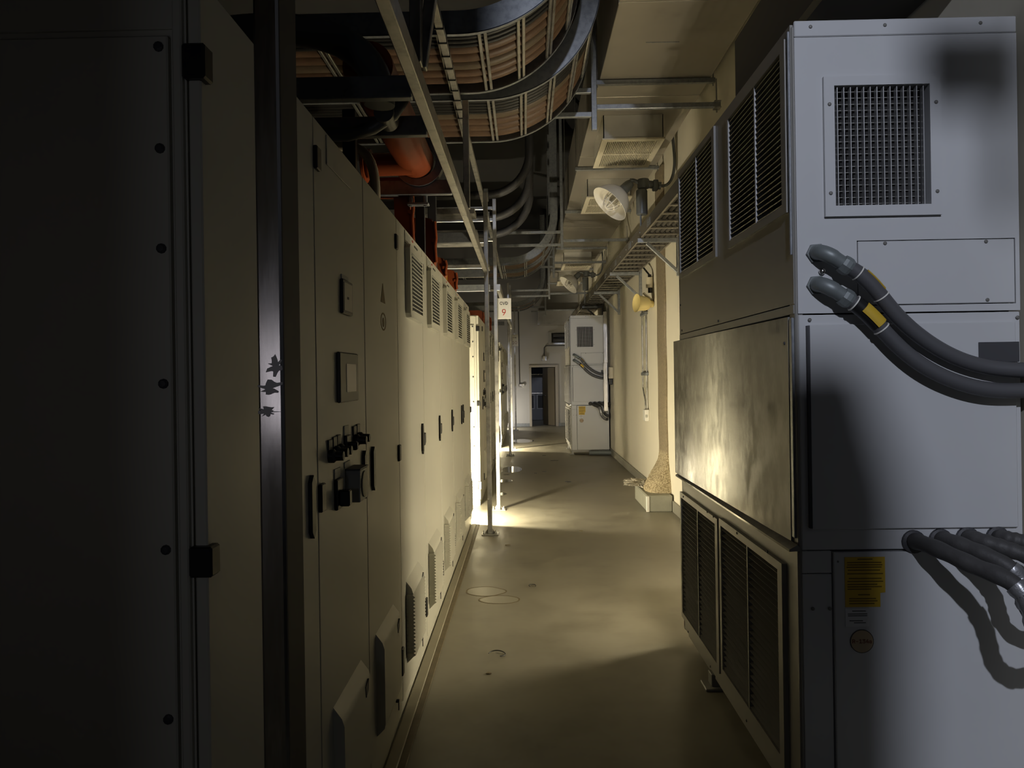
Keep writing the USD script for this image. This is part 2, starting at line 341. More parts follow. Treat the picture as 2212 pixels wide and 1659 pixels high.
def cabinet(i, label):
    y0, y1 = SEAM[i], SEAM[i + 1]
    c = thing('control_cabinet', label, 'cabinet', (XF, y0, 0), 'steel control cabinets in the left row')
    part(c, 'body', B().box(BACK, XF - 0.026, y0 + 0.002, y1 - 0.002, 0.07, TOP - 0.005), 'cabinet_gap_shade' if 0 < i < 7 else 'cabinet_paint')
    part(c, 'plinth', B().box(BACK + 0.02, XF - 0.008, y0 + 0.001, y1 - 0.001, 0, 0.068), 'cabinet_paint')
    g = 0.003
    d = part(c, 'door', B().box(XF - 0.024, XF, y0 + g, y1 - g, 0.072, TOP, 0.003), 'cabinet_paint')
    part(c, 'top_cover', B().box(BACK, XF - 0.028, y0 + 0.001, y1 - 0.001, TOP - 0.004, TOP + 0.004), 'cabinet_paint')
    return c, d
CAB = []
# cabinet 0: nearest, with the screwed side panel
c, d = cabinet(0, 'nearest dark beige cabinet with a wide screwed side panel, partly behind the steel post'); CAB.append(c)
YS = SEAM[0]
part(c, 'side_panel', B().box(-1.30, XF - 0.055, YS - 0.012, YS + 0.004, 0.46, 2.24, 0.003), 'cabinet_paint')
part(c, 'side_panel', B().box(-1.36, XF - 0.034, YS - 0.006, YS + 0.004, 2.255, TOP - 0.005, 0.002), 'cabinet_paint')
part(c, 'corner_strip', B().box(XF - 0.048, XF - 0.030, YS - 0.010, YS + 0.004, 0.46, 2.345, 0.003), 'cabinet_paint')
part(c, 'cover_plate', B().box(-1.30, XF - 0.055, YS - 0.010, YS + 0.004, 0.31, 0.44, 0.003), 'cabinet_paint')
part(c, 'cover_plate', B().box(-1.30, XF - 0.055, YS - 0.010, YS + 0.004, 0.16, 0.295, 0.003), 'cabinet_paint')
part(c, 'cover_plate', B().box(-1.36, XF - 0.035, YS - 0.008, YS + 0.004, 0.07, 0.145, 0.003), 'cabinet_paint')
for z in (2.218, 2.03, 1.845, 1.595, 1.288, 0.975, 0.74, 0.50, 0.38, 0.22):
    part(c, 'screw', B().screw((-0.668 if z > 0.45 else -0.70, YS - 0.012, z), (0, -1, 0), 0.0095, 0.006), 'dark_grey')
for z0, z1 in ((2.16, 2.225), (1.235, 1.292), (0.20, 0.30)):
    part(d, 'hinge', B().box(XF - 0.030, XF + 0.014, YS - 0.013, YS + 0.028, z0, z1, 0.004), 'black_plastic')
handle(d, 2.03)
# cabinet 1: meters and switches
c, d = cabinet(1, 'cabinet with the square dial, grey framed screen and cluster of black switches on its door'); CAB.append(c)
hinge(d, 2.137, 2.205, 2.272); hinge(d, 2.137, 1.215, 1.296); hinge(d, 2.137, 0.21, 0.30)
handle(d, 2.70)
g = part(c, 'dial_meter', B().box(XF, XF + 0.011, 2.395, 2.53, 1.812, 1.925, 0.003), 'black_plastic')
part(g, 'dial_face', B().box(XF + 0.009, XF + 0.0125, 2.408, 2.517, 1.823, 1.915), 'meter_face')
part(g, 'dial_mark', B().box(XF + 0.0123, XF + 0.0135, 2.445, 2.465, 1.862, 1.87), 'label_ink')
part(c, 'name_plate', B().box(XF, XF + 0.004, 2.41, 2.50, 1.928, 1.942, 0.001), 'label_grey')
g = part(c, 'display_panel', B().box(XF, XF + 0.013, 2.335, 2.590, 1.522, 1.685, 0.004), 'panel_bezel')
part(g, 'screen', B().box(XF + 0.012, XF + 0.0145, 2.415, 2.548, 1.555, 1.648), 'screen_grey')
def knob_switch(y, z, s=1.0):
    g = part(c, 'rotary_switch', B().box(XF, XF + 0.006, y - 0.022 * s, y + 0.022 * s, z + 0.018, z + 0.05, 0.002), 'dark_grey')
    part(g, 'switch_ring', B().lathe([(0, 0), (0.021 * s, 0), (0.021 * s, 0.016), (0.015 * s, 0.022), (0, 0.022)], (XF, y, z), (1, 0, 0), 16), 'black_plastic', smooth=40)
    part(g, 'switch_knob', B().lathe([(0, 0.02), (0.015 * s, 0.02), (0.014 * s, 0.045), (0, 0.047)], (XF, y, z), (1, 0, 0), 16), 'black_plastic', smooth=40)
for y, z in ((2.235, 1.365), (2.29, 1.37), (2.34, 1.372), (2.56, 1.385), (2.615, 1.388)): knob_switch(y, z)
g = part(c, 'selector_switch', B().box(XF, XF + 0.012, 2.415, 2.475, 1.352, 1.412, 0.003), 'black_plastic')
part(g, 'selector_grip', B().box(XF + 0.012, XF + 0.040, 2.435, 2.458, 1.362, 1.390, 0.004), 'black_plastic')
part(g, 'switch_plate', B().box(XF, XF + 0.004, 2.415, 2.475, 1.412, 1.444, 0.001), 'label_grey')
g = part(c, 'selector_switch', B().box(XF, XF + 0.012, 2.285, 2.36, 1.190, 1.285, 0.003), 'black_plastic')
part(g, 'selector_grip', B().box(XF + 0.012, XF + 0.045, 2.30, 2.335, 1.200, 1.250, 0.004), 'black_plastic')
part(g, 'switch_plate', B().box(XF, XF + 0.004, 2.285, 2.355, 1.286, 1.318, 0.001), 'label_grey')
g = part(c, 'breaker_box', B().box(XF, XF + 0.049, 2.43, 2.55, 1.190, 1.297, 0.003), 'label_grey', label='pale square box standing out from the door with a dark round dial')
part(g, 'box_top', B().box(XF, XF + 0.051, 2.427, 2.553, 1.297, 1.301), 'dark_grey')
part(g, 'round_dial', B().lathe([(0, 0), (0.044, 0), (0.044, 0.004), (0.036, 0.006), (0, 0.006)], (XF + 0.049, 2.49, 1.244), (1, 0, 0), 24), 'panel_bezel', smooth=40)
part(c, 'name_plate', B().box(XF, XF + 0.004, 2.415, 2.49, 1.305, 1.325, 0.001), 'label_grey')
low_vent(c, 2.22, 2.63, blades=False)
part(c, 'name_plate', B().box(XF, XF + 0.003, 2.25, 2.56, 2.255, 2.345, 0.001), 'cabinet_paint')
# cabinet 2: warning symbols
c, d = cabinet(2, 'cabinet with the faded warning triangle and round earth symbol on its door'); CAB.append(c)
handle(d, 2.855, 1.165, 1.335); hinge(d, 3.456, 2.20, 2.27); hinge(d, 3.456, 1.21, 1.285); hinge(d, 3.456, 0.21, 0.335)
part(c, 'warning_triangle', B().prism(Polygon([(3.08, 1.918), (3.175, 1.918), (3.127, 2.00)]), 'x', XF, XF + 0.0015), 'yellow_ink')
s = Polygon([(3.13 + 0.055 * math.cos(a), 1.838 + 0.038 * math.sin(a)) for a in np.linspace(0, 2 * PI, 32)[:-1]])
g = part(c, 'round_symbol', B().prism(s.difference(s.buffer(-0.006)), 'x', XF, XF + 0.0015), 'yellow_ink')
part(g, 'symbol_core', B().prism(Polygon([(3.13 + 0.02 * math.cos(a), 1.835 + 0.02 * math.sin(a)) for a in np.linspace(0, 2 * PI, 18)[:-1]]), 'x', XF, XF + 0.0015), 'yellow_ink')
low_vent(c, 2.86, 3.27, blades=False)
def key_latch(c, y):
    part(c, 'key_latch', B().cyl((XF, y, 0.155), (XF + 0.014, y, 0.155), 0.008, 10).box(XF + 0.010, XF + 0.014, y - 0.004, y + 0.004, 0.115, 0.155), 'dark_grey')
key_latch(c, 3.30)
# cabinets 3 to 7: upper louvres and lower vents
LV = [(3.72, 4.20), (4.55, 5.03), (5.45, 5.93), (6.36, 6.84), (7.31, 7.80)]
VT = [(3.60, 4.03), (4.44, 4.90), (5.31, 5.74), (6.21, 6.66), (7.15, 7.65)]
HD = [4.235, 5.09, 5.965, 6.86, 7.03]
TXT = ['third cabinet before the louvres end, its louvred top half in shadow and half lit', '', '', '', '']
LBL = ['beige cabinet with the nearest louvered vent at its top, half in shadow', 'beige cabinet with the second nearest louvered top vent in the left row', 'beige cabinet with the third louvered top vent counted from the viewer', 'beige cabinet with the fourth louvered top vent, second from the row end', 'last beige cabinet of the near left row, standing at the warm lit gap']
for k in range(5):
    i = 3 + k
    c, d = cabinet(i, LBL[k]); CAB.append(c)
    upper_louver(c, *LV[k]); low_vent(c, *VT[k]); handle(d, HD[k])
    y1 = SEAM[i + 1]
    hinge(d, y1 - 0.025, 2.20, 2.268)
    hinge(d, y1 - 0.025, 1.213, 1.275); hinge(d, y1 - 0.05, 0.21, 0.315)
    part(c, 'switch_latch', B().box(XF, XF + 0.014, HD[k] + 0.035, HD[k] + 0.07, 1.205, 1.275, 0.004), 'black_plastic')
    top_label(c, LV[k][0] + 0.0, LV[k][0] + 0.22)
    part(c, 'name_tag', B().box(XF, XF + 0.002, LV[k][0] + 0.33, LV[k][0] + 0.45, 2.312, 2.322), 'label_ink')
    part(c, 'name_tag', B().box(XF, XF + 0.002, LV[k][0] + 0.25, LV[k][0] + 0.29, 2.328, 2.338), 'red_ink')
    key_latch(c, VT[k][1] + 0.05)
# second and third rows further down the aisle
ORD = ['first', 'second', 'third', 'fourth', 'fifth', 'sixth', 'seventh', 'last']
R2 = ['middle row cabinet with the warm lit screwed side panel, past the first gap', 'middle row cabinet with black switches, just behind the lit side panel']
for i in range(8):
    dup(CAB[i], (0.028, 7.80, 0), R2[i] if i < 2 else ORD[i] + ' cabinet from the near end of the middle left row', 'cabinets of the middle left row')
for i in range(7):
    dup(CAB[i], (0.055, 15.08, 0), 'cabinet with the narrow warm lit side panel past the second gap' if i == 0 else ORD[i] + ' cabinet from the near end of the farthest left row', 'cabinets of the farthest left row')
# unseen row behind the camera (left), placed to shade the near side panel
c0 = thing('unseen_rear_cabinet', 'unseen tall beige cabinet block behind the viewer, placed to shade the side panel', 'cabinet', (-1.0, -2.0, 0))
part(c0, 'body', B().box(BACK, XF - 0.026, -4.2, 0.07, 0.07, TOP, 0.004), 'cabinet_paint')
part(c0, 'unseen_strip', B().box(-0.80, -0.72, 0.07, 0.08, 1.42, 1.78, 0.003), 'dark_grey')  # backing of the unseen strip light
part(c0, 'plinth', B().box(BACK + 0.02, XF - 0.01, -4.19, 0.06, 0, 0.07), 'cabinet_paint')
for k in range(6): part(c0, 'door', B().box(XF - 0.024, XF, -4.2 + k * 0.71, -4.2 + (k + 1) * 0.71 - 0.006, 0.08, TOP, 0.003), 'cabinet_paint')
t = thing('unseen_shade_block', 'unseen stepped block overhead behind the viewer, placed to shade the aisle', 'duct', (-1.5, -2.0, 2.8))  # unseen blocks, stepped to shape the shade on the near air conditioner
part(t, 'duct', B().box(-5.0, 0.125, -2.15, -1.85, 2.8, 4.40, 0.01), 'duct_metal')
part(t, 'shade_step', B().box(0.125, 0.36, -2.15, -1.85, 2.8, 4.15, 0.01), 'duct_metal')
part(t, 'shade_step', B().box(0.36, 0.51, -2.15, -1.85, 2.8, 3.63, 0.01), 'duct_metal')
one('unseen_shade_bracket', B().box(0.60, 0.72, -1.75, -1.70, 3.865, 3.955).box(0.690, 0.708, -1.75, -1.70, 3.73, 3.87).box(0.715, 0.725, -1.75, -1.74, 3.87, 6.2), 'galvanized', 'unseen bracket behind the viewer, placed to shade the near air conditioner top', 'bracket')  # unseen, shaped to cast the dark blotch on the near air conditioner

# ================================================================== NEAR AIR CONDITIONER
AX0, AX1, AY0, AY1 = 0.92, 1.675, 2.53, 4.40
ac = thing('air_conditioner', 'large near grey floor standing air conditioner with hoses, filling the right edge', 'air conditioner', ((AX0 + AX1) / 2, (AY0 + AY1) / 2, 0))
part(ac, 'body', B().box(AX0 + 0.06, AX1, AY0 + 0.06, AY1 - 0.02, 0.10, 2.775), 'inside_shade')
part(ac, 'back_panel', B().box(AX0, AX1, AY1 - 0.02, AY1, 0.09, 2.785, 0.003), 'ac_dark_plain')
part(ac, 'top_panel', B().box(AX0 + 0.01, AX1, AY0 + 0.005, AY1, 2.775, 2.79, 0.003), 'ac_paint')
part(ac, 'corner_post', B().box(AX0 + 0.002, AX0 + 0.03, AY0 + 0.006, AY0 + 0.06, 0.09, 2.775, 0.004), 'ac_dark_plain')
part(ac, 'base_frame', B().box(AX0 + 0.02, AX1, AY0 + 0.02, AY1 - 0.03, 0.055, 0.10), 'ac_dark_plain')
for y in (2.60, 3.76):
    f_ = part(ac, 'foot', B().box(AX0 + 0.0, AX0 + 0.05, y, y + 0.07, 0.012, 0.075, 0.003), 'ac_dark_plain')
    part(f_, 'foot_plate', B().box(AX0 - 0.035, AX0 + 0.06, y - 0.03, y + 0.09, 0, 0.014, 0.003), 'ac_dark_plain')
# --- front (facing the viewer)
Y0 = AY0
GX0, GX1, GZ0, GZ1 = 1.057, 1.376, 2.158, 2.563
def fpoly(x0, x1, z0, z1): return sbox(x0, z0, x1, z1)
part(ac, 'front_panel', B().prism(fpoly(AX0 + 0.01, AX1, 1.797, 2.733).difference(fpoly(GX0, GX1, GZ0, GZ1)).difference(fpoly(1.131, 1.661, 1.820, 2.041)), 'y', Y0, Y0 + 0.03), 'ac_paint')
part(ac, 'top_strip', B().box(AX0 + 0.01, AX1, Y0 - 0.002, Y0 + 0.03, 2.735, 2.79, 0.003), 'ac_paint')
part(ac, 'access_plate', B().box(1.134, 1.658, Y0 - 0.001, Y0 + 0.02, 1.823, 2.038, 0.002), 'ac_paint')
part(ac, 'front_panel', B().box(AX0 + 0.012, AX1, Y0 + 0.002, Y0 + 0.03, 0.993, 1.792, 0.003), 'ac_paint')
part(ac, 'front_panel', B().box(0.962, 1.653, Y0 - 0.010, Y0 + 0.004, 1.065, 1.758, 0.003), 'ac_paint')
part(ac, 'panel_lip', B().box(0.955, 0.9635, Y0 - 0.014, Y0 + 0.004, 1.07, 1.755), 'dark_grey')
part(ac, 'front_panel', B().box(1.036, AX1, Y0 - 0.004, Y0 + 0.03, 0.10, 0.986, 0.003), 'ac_paint')
part(ac, 'front_strip', B().box(AX0 + 0.012, 1.031, Y0 + 0.002, Y0 + 0.03, 0.10, 0.912, 0.002), 'ac_paint')
part(ac, 'front_strip', B().box(AX0 + 0.012, 1.031, Y0 + 0.002, Y0 + 0.03, 0.915, 0.990, 0.002), 'ac_paint')
fr = fpoly(1.022, 1.412, 2.122, 2.594).difference(fpoly(GX0, GX1, GZ0, GZ1))
g = part(ac, 'outlet_grille', B().prism(fr, 'y', Y0 - 0.014, Y0), 'ac_paint')
for k in range(14):
    x = GX0 + 0.014 + k * 0.0222
    part(g, 'grille_blade', B().box(x - 0.0017, x + 0.0017, Y0 - 0.004, Y0 + 0.014, GZ0, GZ1), 'grille_frame')
for k in range(19):
    z = GZ0 + 0.012 + k * (GZ1 - GZ0 - 0.024) / 18
    part(g, 'grille_bar', B().box(GX0, GX1 - 0.02, Y0 + 0.016, Y0 + 0.032, z - 0.0013, z + 0.0013), 'blade_metal')
SC = [(0.985, 2.768), (1.235, 2.768), (1.555, 2.768), (1.04, 2.50), (1.396, 2.50), (1.04, 2.20), (1.396, 2.20), (1.225, 2.030), (1.563, 2.030), (1.565, 1.833), (0.968, 1.775), (1.665, 1.772), (0.975, 1.70), (0.972, 1.12), (0.965, 0.795), (1.022, 0.795), (1.05, 0.955)]
for x, z in SC: part(ac, 'screw', B().screw((x, Y0 - (0.014 if 2.1 < z < 2.6 else 0.001 if z > 1 else 0.0), z), (0, -1, 0), 0.0065, 0.004), 'blade_metal')
part(ac, 'bolt_head', B().ball((1.010, Y0 - 0.008, 1.938), 0.011, 2), 'stainless', smooth=True)
part(ac, 'rating_plate', B().box(1.527, 1.662, Y0 - 0.013, Y0 - 0.0095, 1.622, 1.690, 0.001), 'dark_grey')
ys = part(ac, 'yellow_sticker', B().prism(Polygon([(1.072, 0.801), (1.190, 0.801), (1.190, 0.848), (1.207, 0.850), (1.207, 0.970), (1.072, 0.970)]), 'y', Y0 - 0.0055, Y0 - 0.0035), 'yellow_sticker', label='yellow warning sticker with lines of small print')
for z, a, b in ((0.963, 1.115, 1.165), (0.952, 1.08, 1.195), (0.944, 1.08, 1.198), (0.936, 1.078, 1.195), (0.926, 1.082, 1.19), (0.914, 1.08, 1.20), (0.898, 1.085, 1.195), (0.888, 1.08, 1.20), (0.878, 1.08, 1.18), (0.870, 1.08, 1.195), (0.862, 1.08, 1.16), (0.843, 1.115, 1.155), (0.830, 1.085, 1.175), (0.822, 1.085, 1.18), (0.813, 1.085, 1.17)):
    part(ys, 'print_line', B().box(a, b, Y0 - 0.006, Y0 - 0.0045, z - 0.0022, z + 0.0014), 'yellow_ink')
ws = part(ac, 'white_sticker', B().box(1.072, 1.150, Y0 - 0.0055, Y0 - 0.0035, 0.735, 0.797), 'white_sticker')
for z, a, b in ((0.788, 1.095, 1.140), (0.778, 1.08, 1.145), (0.772, 1.08, 1.145), (0.755, 1.085, 1.13), (0.748, 1.10, 1.14)):
    part(ws, 'print_line', B().box(a, b, Y0 - 0.006, Y0 - 0.0045, z - 0.0015, z + 0.001), 'label_ink')
rs = part(ac, 'round_sticker', B().lathe([(0, 0), (0.040, 0), (0.040, 0.002), (0, 0.002)], (1.126, Y0 - 0.0035, 0.685), (0, -1, 0), 40), 'label_ink', label='round tan sticker with a dark rim')
part(rs, 'sticker_face', B().lathe([(0, 0), (0.0375, 0), (0.0375, 0.0028), (0, 0.0028)], (1.126, Y0 - 0.0035, 0.685), (0, -1, 0), 40), 'tan_sticker')
def text(parent, name, s, h, x, y, z, m, bold=False, center=True):
    tm = meshkit.text_mesh(s, h, 0.0008, bold); v = np.array(tm.vertices)
    if center: v[:, 0] -= (v[:, 0].min() + v[:, 0].max()) / 2
    v = np.stack([x + v[:, 0], y - v[:, 2], z + v[:, 1]], 1)
    return part(parent, name, (v, tm.faces), m)
text(rs, 'lettering', 'R-134a', 0.013, 1.126, Y0 - 0.0065, 0.679, 'brown_ink', True)
# --- side (facing the aisle)
X0 = AX0
UPG = [(2.572, 3.312, 2.150, 2.748), (3.525, 4.352, 2.150, 2.770)]
LOG = [(2.650, 3.502, 0.185, 0.918), (3.535, 4.380, 0.170, 0.905)]
def inner(g, m=0.045): return (g[0] + m, g[1] - m * 0.6, g[2] + m * 0.7, g[3] - m * 0.7)
def pyz(a, b, c_, d_): return sbox(a, c_, b, d_)
up = pyz(AY0 + 0.012, AY1 - 0.002, 1.832, 2.782)
for q in UPG: up = up.difference(pyz(*inner(q)))
part(ac, 'side_panel', B().prism(up, 'x', X0, X0 + 0.025), 'ac_dark_plain')
part(ac, 'side_strip', B().box(X0 - 0.002, X0 + 0.025, AY0 + 0.012, AY1, 1.797, 1.828, 0.002), 'ac_dark_plain')
part(ac, 'side_panel', B().prism([(X0 - 0.006, AY0 + 0.055), (X0 - 0.034, AY1 + 0.02), (X0 + 0.012, AY1 + 0.02), (X0 + 0.02, AY0 + 0.055)], 'z', 1.012, 1.790), 'ac_dark_gloss')
part(ac, 'drip_edge', B().prism([(X0 - 0.006, 1.014), (X0 - 0.035, 0.999), (X0 - 0.035, 0.991), (X0 + 0.01, 0.994)], 'y', AY0 - 0.01, AY1 + 0.015), 'ac_dark_gloss')
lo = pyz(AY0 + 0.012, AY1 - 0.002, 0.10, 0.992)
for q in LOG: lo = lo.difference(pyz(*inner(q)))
part(ac, 'side_panel', B().prism(lo, 'x', X0, X0 + 0.025), 'ac_dark_plain')
part(ac, 'bright_edge', B().box(X0 - 0.006, X0 + 0.012, AY0 + 0.020, AY0 + 0.030, 2.0, 2.765, 0.002), 'galvanized')
part(ac, 'bright_edge', B().box(X0 - 0.006, X0 + 0.012, AY0 + 0.020, AY0 + 0.045, 1.03, 1.785, 0.002), 'galvanized')
def side_grille(q, nb, tilt, proud, bar_m, split):
    i = inner(q)
    g = part(ac, 'intake_grille' if q[2] < 1 else 'discharge_grille', B().prism(pyz(*q).difference(pyz(*i)), 'x', X0 - proud, X0 + 0.002), 'ac_dark_plain')
    ym = i[0] + (i[1] - i[0]) * split
    bars = [(i[1] - 0.004, i[1] + 0.002), (ym - 0.006, ym + 0.006)]
    for a, b in bars: part(g, 'grille_divider', B().box(X0 - proud + 0.002, X0 + 0.045, a, b, i[2], i[3]), bar_m)
    for a, b in ((i[0], ym - 0.006), (ym + 0.006, i[1] - 0.004)):
        for k in range(nb):
            z = i[2] + (k + 0.5) * (i[3] - i[2]) / nb; x = X0 - proud + 0.004
            part(g, 'louver_blade', B().prism([(x, z - 0.004), (x + 0.0015, z - 0.0065), (x + 0.036, z + 0.0065 * tilt), (x + 0.036, z + 0.009 * tilt)], 'y', a, b), 'blade_metal')
for q in UPG: side_grille(q, 25, 1.0, 0.010, 'grille_frame', 0.45)
for q in LOG: side_grille(q, 26, 1.0, 0.018, 'ac_dark_plain', 0.48)
for y, z in ((4.30, 1.76), (3.55, 1.765), (3.52, 1.845), (4.33, 1.850), (4.36, 2.0), (2.62, 1.70), (3.58, 1.03), (3.60, 0.905), (3.20, 0.91), (2.80, 0.925), (4.28, 0.89), (3.72, 0.905), (4.2, 0.14), (3.7, 0.14), (3.1, 0.15)):
    part(ac, 'screw', B().screw((X0 - 0.006 if 1.0 < z < 1.8 else X0 - (0.018 if z < 1 else 0.001), y, z), (-1, 0, 0), 0.006, 0.004), 'dark_grey')
# --- hoses and pipes at the front of it
YH = Y0 - 0.055
def hose(pz, label, x1):
    h = thing('cable_hose', label, 'hose', (1.0, YH, 0.0), 'cable hoses of the near air conditioner')
    p0 = np.array([0.992, Y0, pz])
    part(h, 'lock_nut', B().lathe([(0, 0), (0.034, 0), (0.034, 0.012), (0, 0.012)], p0, (0, -1, 0), 6), 'fitting_grey')
    el = spline([p0 + [0, -0.010, 0], p0 + [0.002, -0.035, -0.002], p0 + [0.022, -0.052, -0.014], p0 + [0.052, -0.056, -0.034], p0 + [0.072, -0.056, -0.048]], 14)
    part(h, 'elbow', B().tube(el, [0.026] * 9 + [0.024] * 5, 16), 'fitting_grey', smooth=50)
    d = el[-1] - el[-3]; d /= np.linalg.norm(d)
    part(h, 'gland_nut', B().lathe([(0, -0.012), (0.029, -0.012), (0.031, 0), (0.031, 0.014), (0.027, 0.024), (0, 0.024)], el[-1], d, 8), 'fitting_grey')
    return h, el[-1] + d * 0.02, d
def run(pts, n=48): return spline(pts, n)
h, s0, d = hose(2.000, 'upper grey hose curving from the near air conditioner, thin yellow tag on top', 1.7)
pth = run([s0, (1.165, YH, 1.868), (1.225, YH + 0.005, 1.795), (1.31, YH + 0.01, 1.715), (1.42, YH + 0.012, 1.645), (1.54, YH + 0.01, 1.605), (1.64, YH, 1.594), (1.70, YH, 1.592)])
part(h, 'hose', B().tube(pth, 0.0255, 16), 'hose_grey', smooth=60)
def clip_at(h, pth, k, r, m='sign_white'):
    t = pth[k + 1] - pth[k - 1]; t /= np.linalg.norm(t)
    part(h, 'clamp_ring', B().lathe([(r - 0.002, -0.002), (r + 0.0018, -0.002), (r + 0.0018, 0.002), (r - 0.002, 0.002)], pth[k], t, 24), m, smooth=40)
clip_at(h, pth, 2, 0.0255); clip_at(h, pth, 9, 0.0255)
def tag_on(h, pth, k0, k1, r, ang, half, m, name='tag'):
    seg = pth[k0:k1 + 1]; t = np.gradient(seg, axis=0); t /= np.linalg.norm(t, axis=1, keepdims=True)
    a = np.cross(t, [0, -1.0, 0]); a /= np.linalg.norm(a, axis=1, keepdims=True); b = np.cross(t, a)
    V = []
    for rr_ in (r, r + 0.003):
        for k in range(7):
            w = ang + half * (k / 3 - 1); V.append(seg + rr_ * (math.cos(w) * a + math.sin(w) * b))
    n = len(seg); V = np.vstack(V); F = []
    def q4(i, j, k, l): F.extend([(i, j, k), (i, k, l)])
    for L in range(2):
        for k in range(6):
            for s_ in range(n - 1):
                i = L * 7 * n + k * n + s_; q4(i, i + 1, i + n + 1, i + n)
    for k in range(6):
        for s_ in (0, n - 1): q4(k * n + s_, (k + 1) * n + s_, 7 * n + (k + 1) * n + s_, 7 * n + k * n + s_)
    for k in (0, 6):
        for s_ in range(n - 1): q4(k * n + s_, k * n + s_ + 1, 7 * n + k * n + s_ + 1, 7 * n + k * n + s_)
    return part(h, name, (V, np.array(F)), m, smooth=60)
tag_on(h, pth, 3, 8, 0.0255, -2.65, 0.30, 'yellow_sticker', 'yellow_tag')
h, s0, d = hose(1.892, 'lower grey hose with a yellow and black tag band, near air conditioner', 1.7)
pth2 = run([s0, (1.145, YH - 0.004, 1.778), (1.215, YH - 0.004, 1.700), (1.31, YH - 0.005, 1.617), (1.42, YH - 0.006, 1.560), (1.54, YH - 0.006, 1.530), (1.64, YH - 0.005, 1.527), (1.70, YH - 0.005, 1.527)])
part(h, 'hose', B().tube(pth2, 0.0255, 16), 'hose_grey', smooth=60)
part(h, 'tag_band', B().tube(pth2[1:9], 0.0275, 16), 'black_plastic', smooth=60)
tag_on(h, pth2, 3, 8, 0.0275, -1.85, 0.75, 'yellow_sticker', 'yellow_tag')
clip_at(h, pth2, 1, 0.0275); clip_at(h, pth2, 9, 0.0265)
HOSES = [x for x in ('/World/cable_hose', '/World/cable_hose_001')]
PIPES = []
def pipe(pts, label, r=0.027, foil=None):
    p = thing('drain_pipe', label, 'pipe', tuple(pts[0]), 'insulated pipes low on the near air conditioner')
    q = spline(pts, 44)
    part(p, 'insulation', B().tube(q, r * (1 + 0.05 * np.sin(np.arange(44) * 1.1)), 16), 'pipe_foam', smooth=60)
    if foil: part(p, 'foil_wrap', B().tube(q[foil[0]:foil[1]], (r + 0.003) * (1 + 0.07 * np.sin(np.arange(foil[1] - foil[0]) * 2.0)), 16), 'foil_tape', smooth=60)
    part(p, 'pipe_collar', B().lathe([(0, 0), (r + 0.012, 0), (r + 0.012, 0.01), (r, 0.014), (0, 0.014)], pts[0], (0, -1, 0), 20), 'dark_grey')
    PIPES.append(p)
pipe([(1.305, Y0, 1.020), (1.312, Y0 - 0.07, 1.025), (1.345, Y0 - 0.14, 1.010), (1.395, Y0 - 0.22, 0.985), (1.445, Y0 - 0.30, 0.958), (1.475, Y0 - 0.33, 0.90), (1.49, Y0 - 0.33, 0.83), (1.53, Y0 - 0.31, 0.76), (1.62, Y0 - 0.26, 0.72)], 'leftmost dark insulated pipe, its lower bend wrapped in silver foil', 0.027, (22, 40))
pipe([(1.395, Y0, 1.025), (1.405, Y0 - 0.06, 1.030), (1.435, Y0 - 0.11, 1.018), (1.48, Y0 - 0.17, 0.995), (1.525, Y0 - 0.20, 0.95), (1.545, Y0 - 0.20, 0.88), (1.60, Y0 - 0.18, 0.80), (1.66, Y0 - 0.17, 0.78)], 'second dark insulated pipe from the left, low on the near air conditioner', 0.026, (20, 32))
pipe([(1.485, Y0, 1.030), (1.495, Y0 - 0.06, 1.034), (1.54, Y0 - 0.10, 1.02), (1.60, Y0 - 0.14, 1.0), (1.66, Y0 - 0.17, 0.98)], 'third dark insulated pipe from the left, just under the front panel', 0.026)
pipe([(1.585, Y0, 1.032), (1.60, Y0 - 0.06, 1.036), (1.63, Y0 - 0.08, 1.03), (1.66, Y0 - 0.10, 1.02), (1.68, Y0 - 0.11, 1.01)], 'rightmost dark insulated pipe at the photo edge', 0.025)
# --- the far twin
DYA = 12.32
dup(ac, (-0.005, DYA, 0), 'far grey air conditioner standing against the right wall near the end door')
for k, s in enumerate(HOSES): dup(s, (-0.005, DYA, 0), ['upper', 'lower'][k] + ' small hose on the front of the far air conditioner', 'cable hoses of the far air conditioner')
for k, s in enumerate(PIPES): dup(s, (-0.005, DYA, 0), ['leftmost', 'second', 'third', 'last'][k] + ' dark pipe low on the far air conditioner', 'insulated pipes of the far air conditioner')
one('dark_duct', B().box(1.22, 1.69, 2.62, 4.25, 3.12, 3.50, 0.02).box(1.30, 1.45, 2.58, 2.66, 3.05, 3.12, 0.02).box(1.25, 1.60, 3.2, 3.24, 3.50, 4.095), 'cable_black', 'dark unlit duct hanging above the near air conditioner at the photo top', 'duct')
t = thing('metal_trunking', 'tall shiny vertical metal trunking at the right edge of the far air conditioner', 'trunking', (1.59, AY0 + DYA - 0.25, 0))
yt = AY0 + DYA - 0.25
part(t, 'lower_trunk', B().box(1.545, 1.625, yt, yt + 0.06, 0.88, 1.83, 0.004), 'stainless')
part(t, 'upper_trunk', B().box(1.555, 1.632, yt, yt + 0.06, 1.83, 2.84, 0.004), 'stainless')
for k, x in enumerate((1.64, 1.665, 1.685)):
    one('wall_conduit', B().cyl((x, yt + 0.2, 1.5), (x, yt + 0.2, 2.95), 0.009, 8), 'strut_steel', ['left', 'middle', 'right'][k] + ' thin conduit on the right wall behind the tall shiny trunking', 'conduit', 'conduits beside the far air conditioner')
b_ = thing('isolator_box', 'small grey isolator box on the right wall beside the shiny trunking', 'switch box', (1.65, yt + 0.2, 1.40))
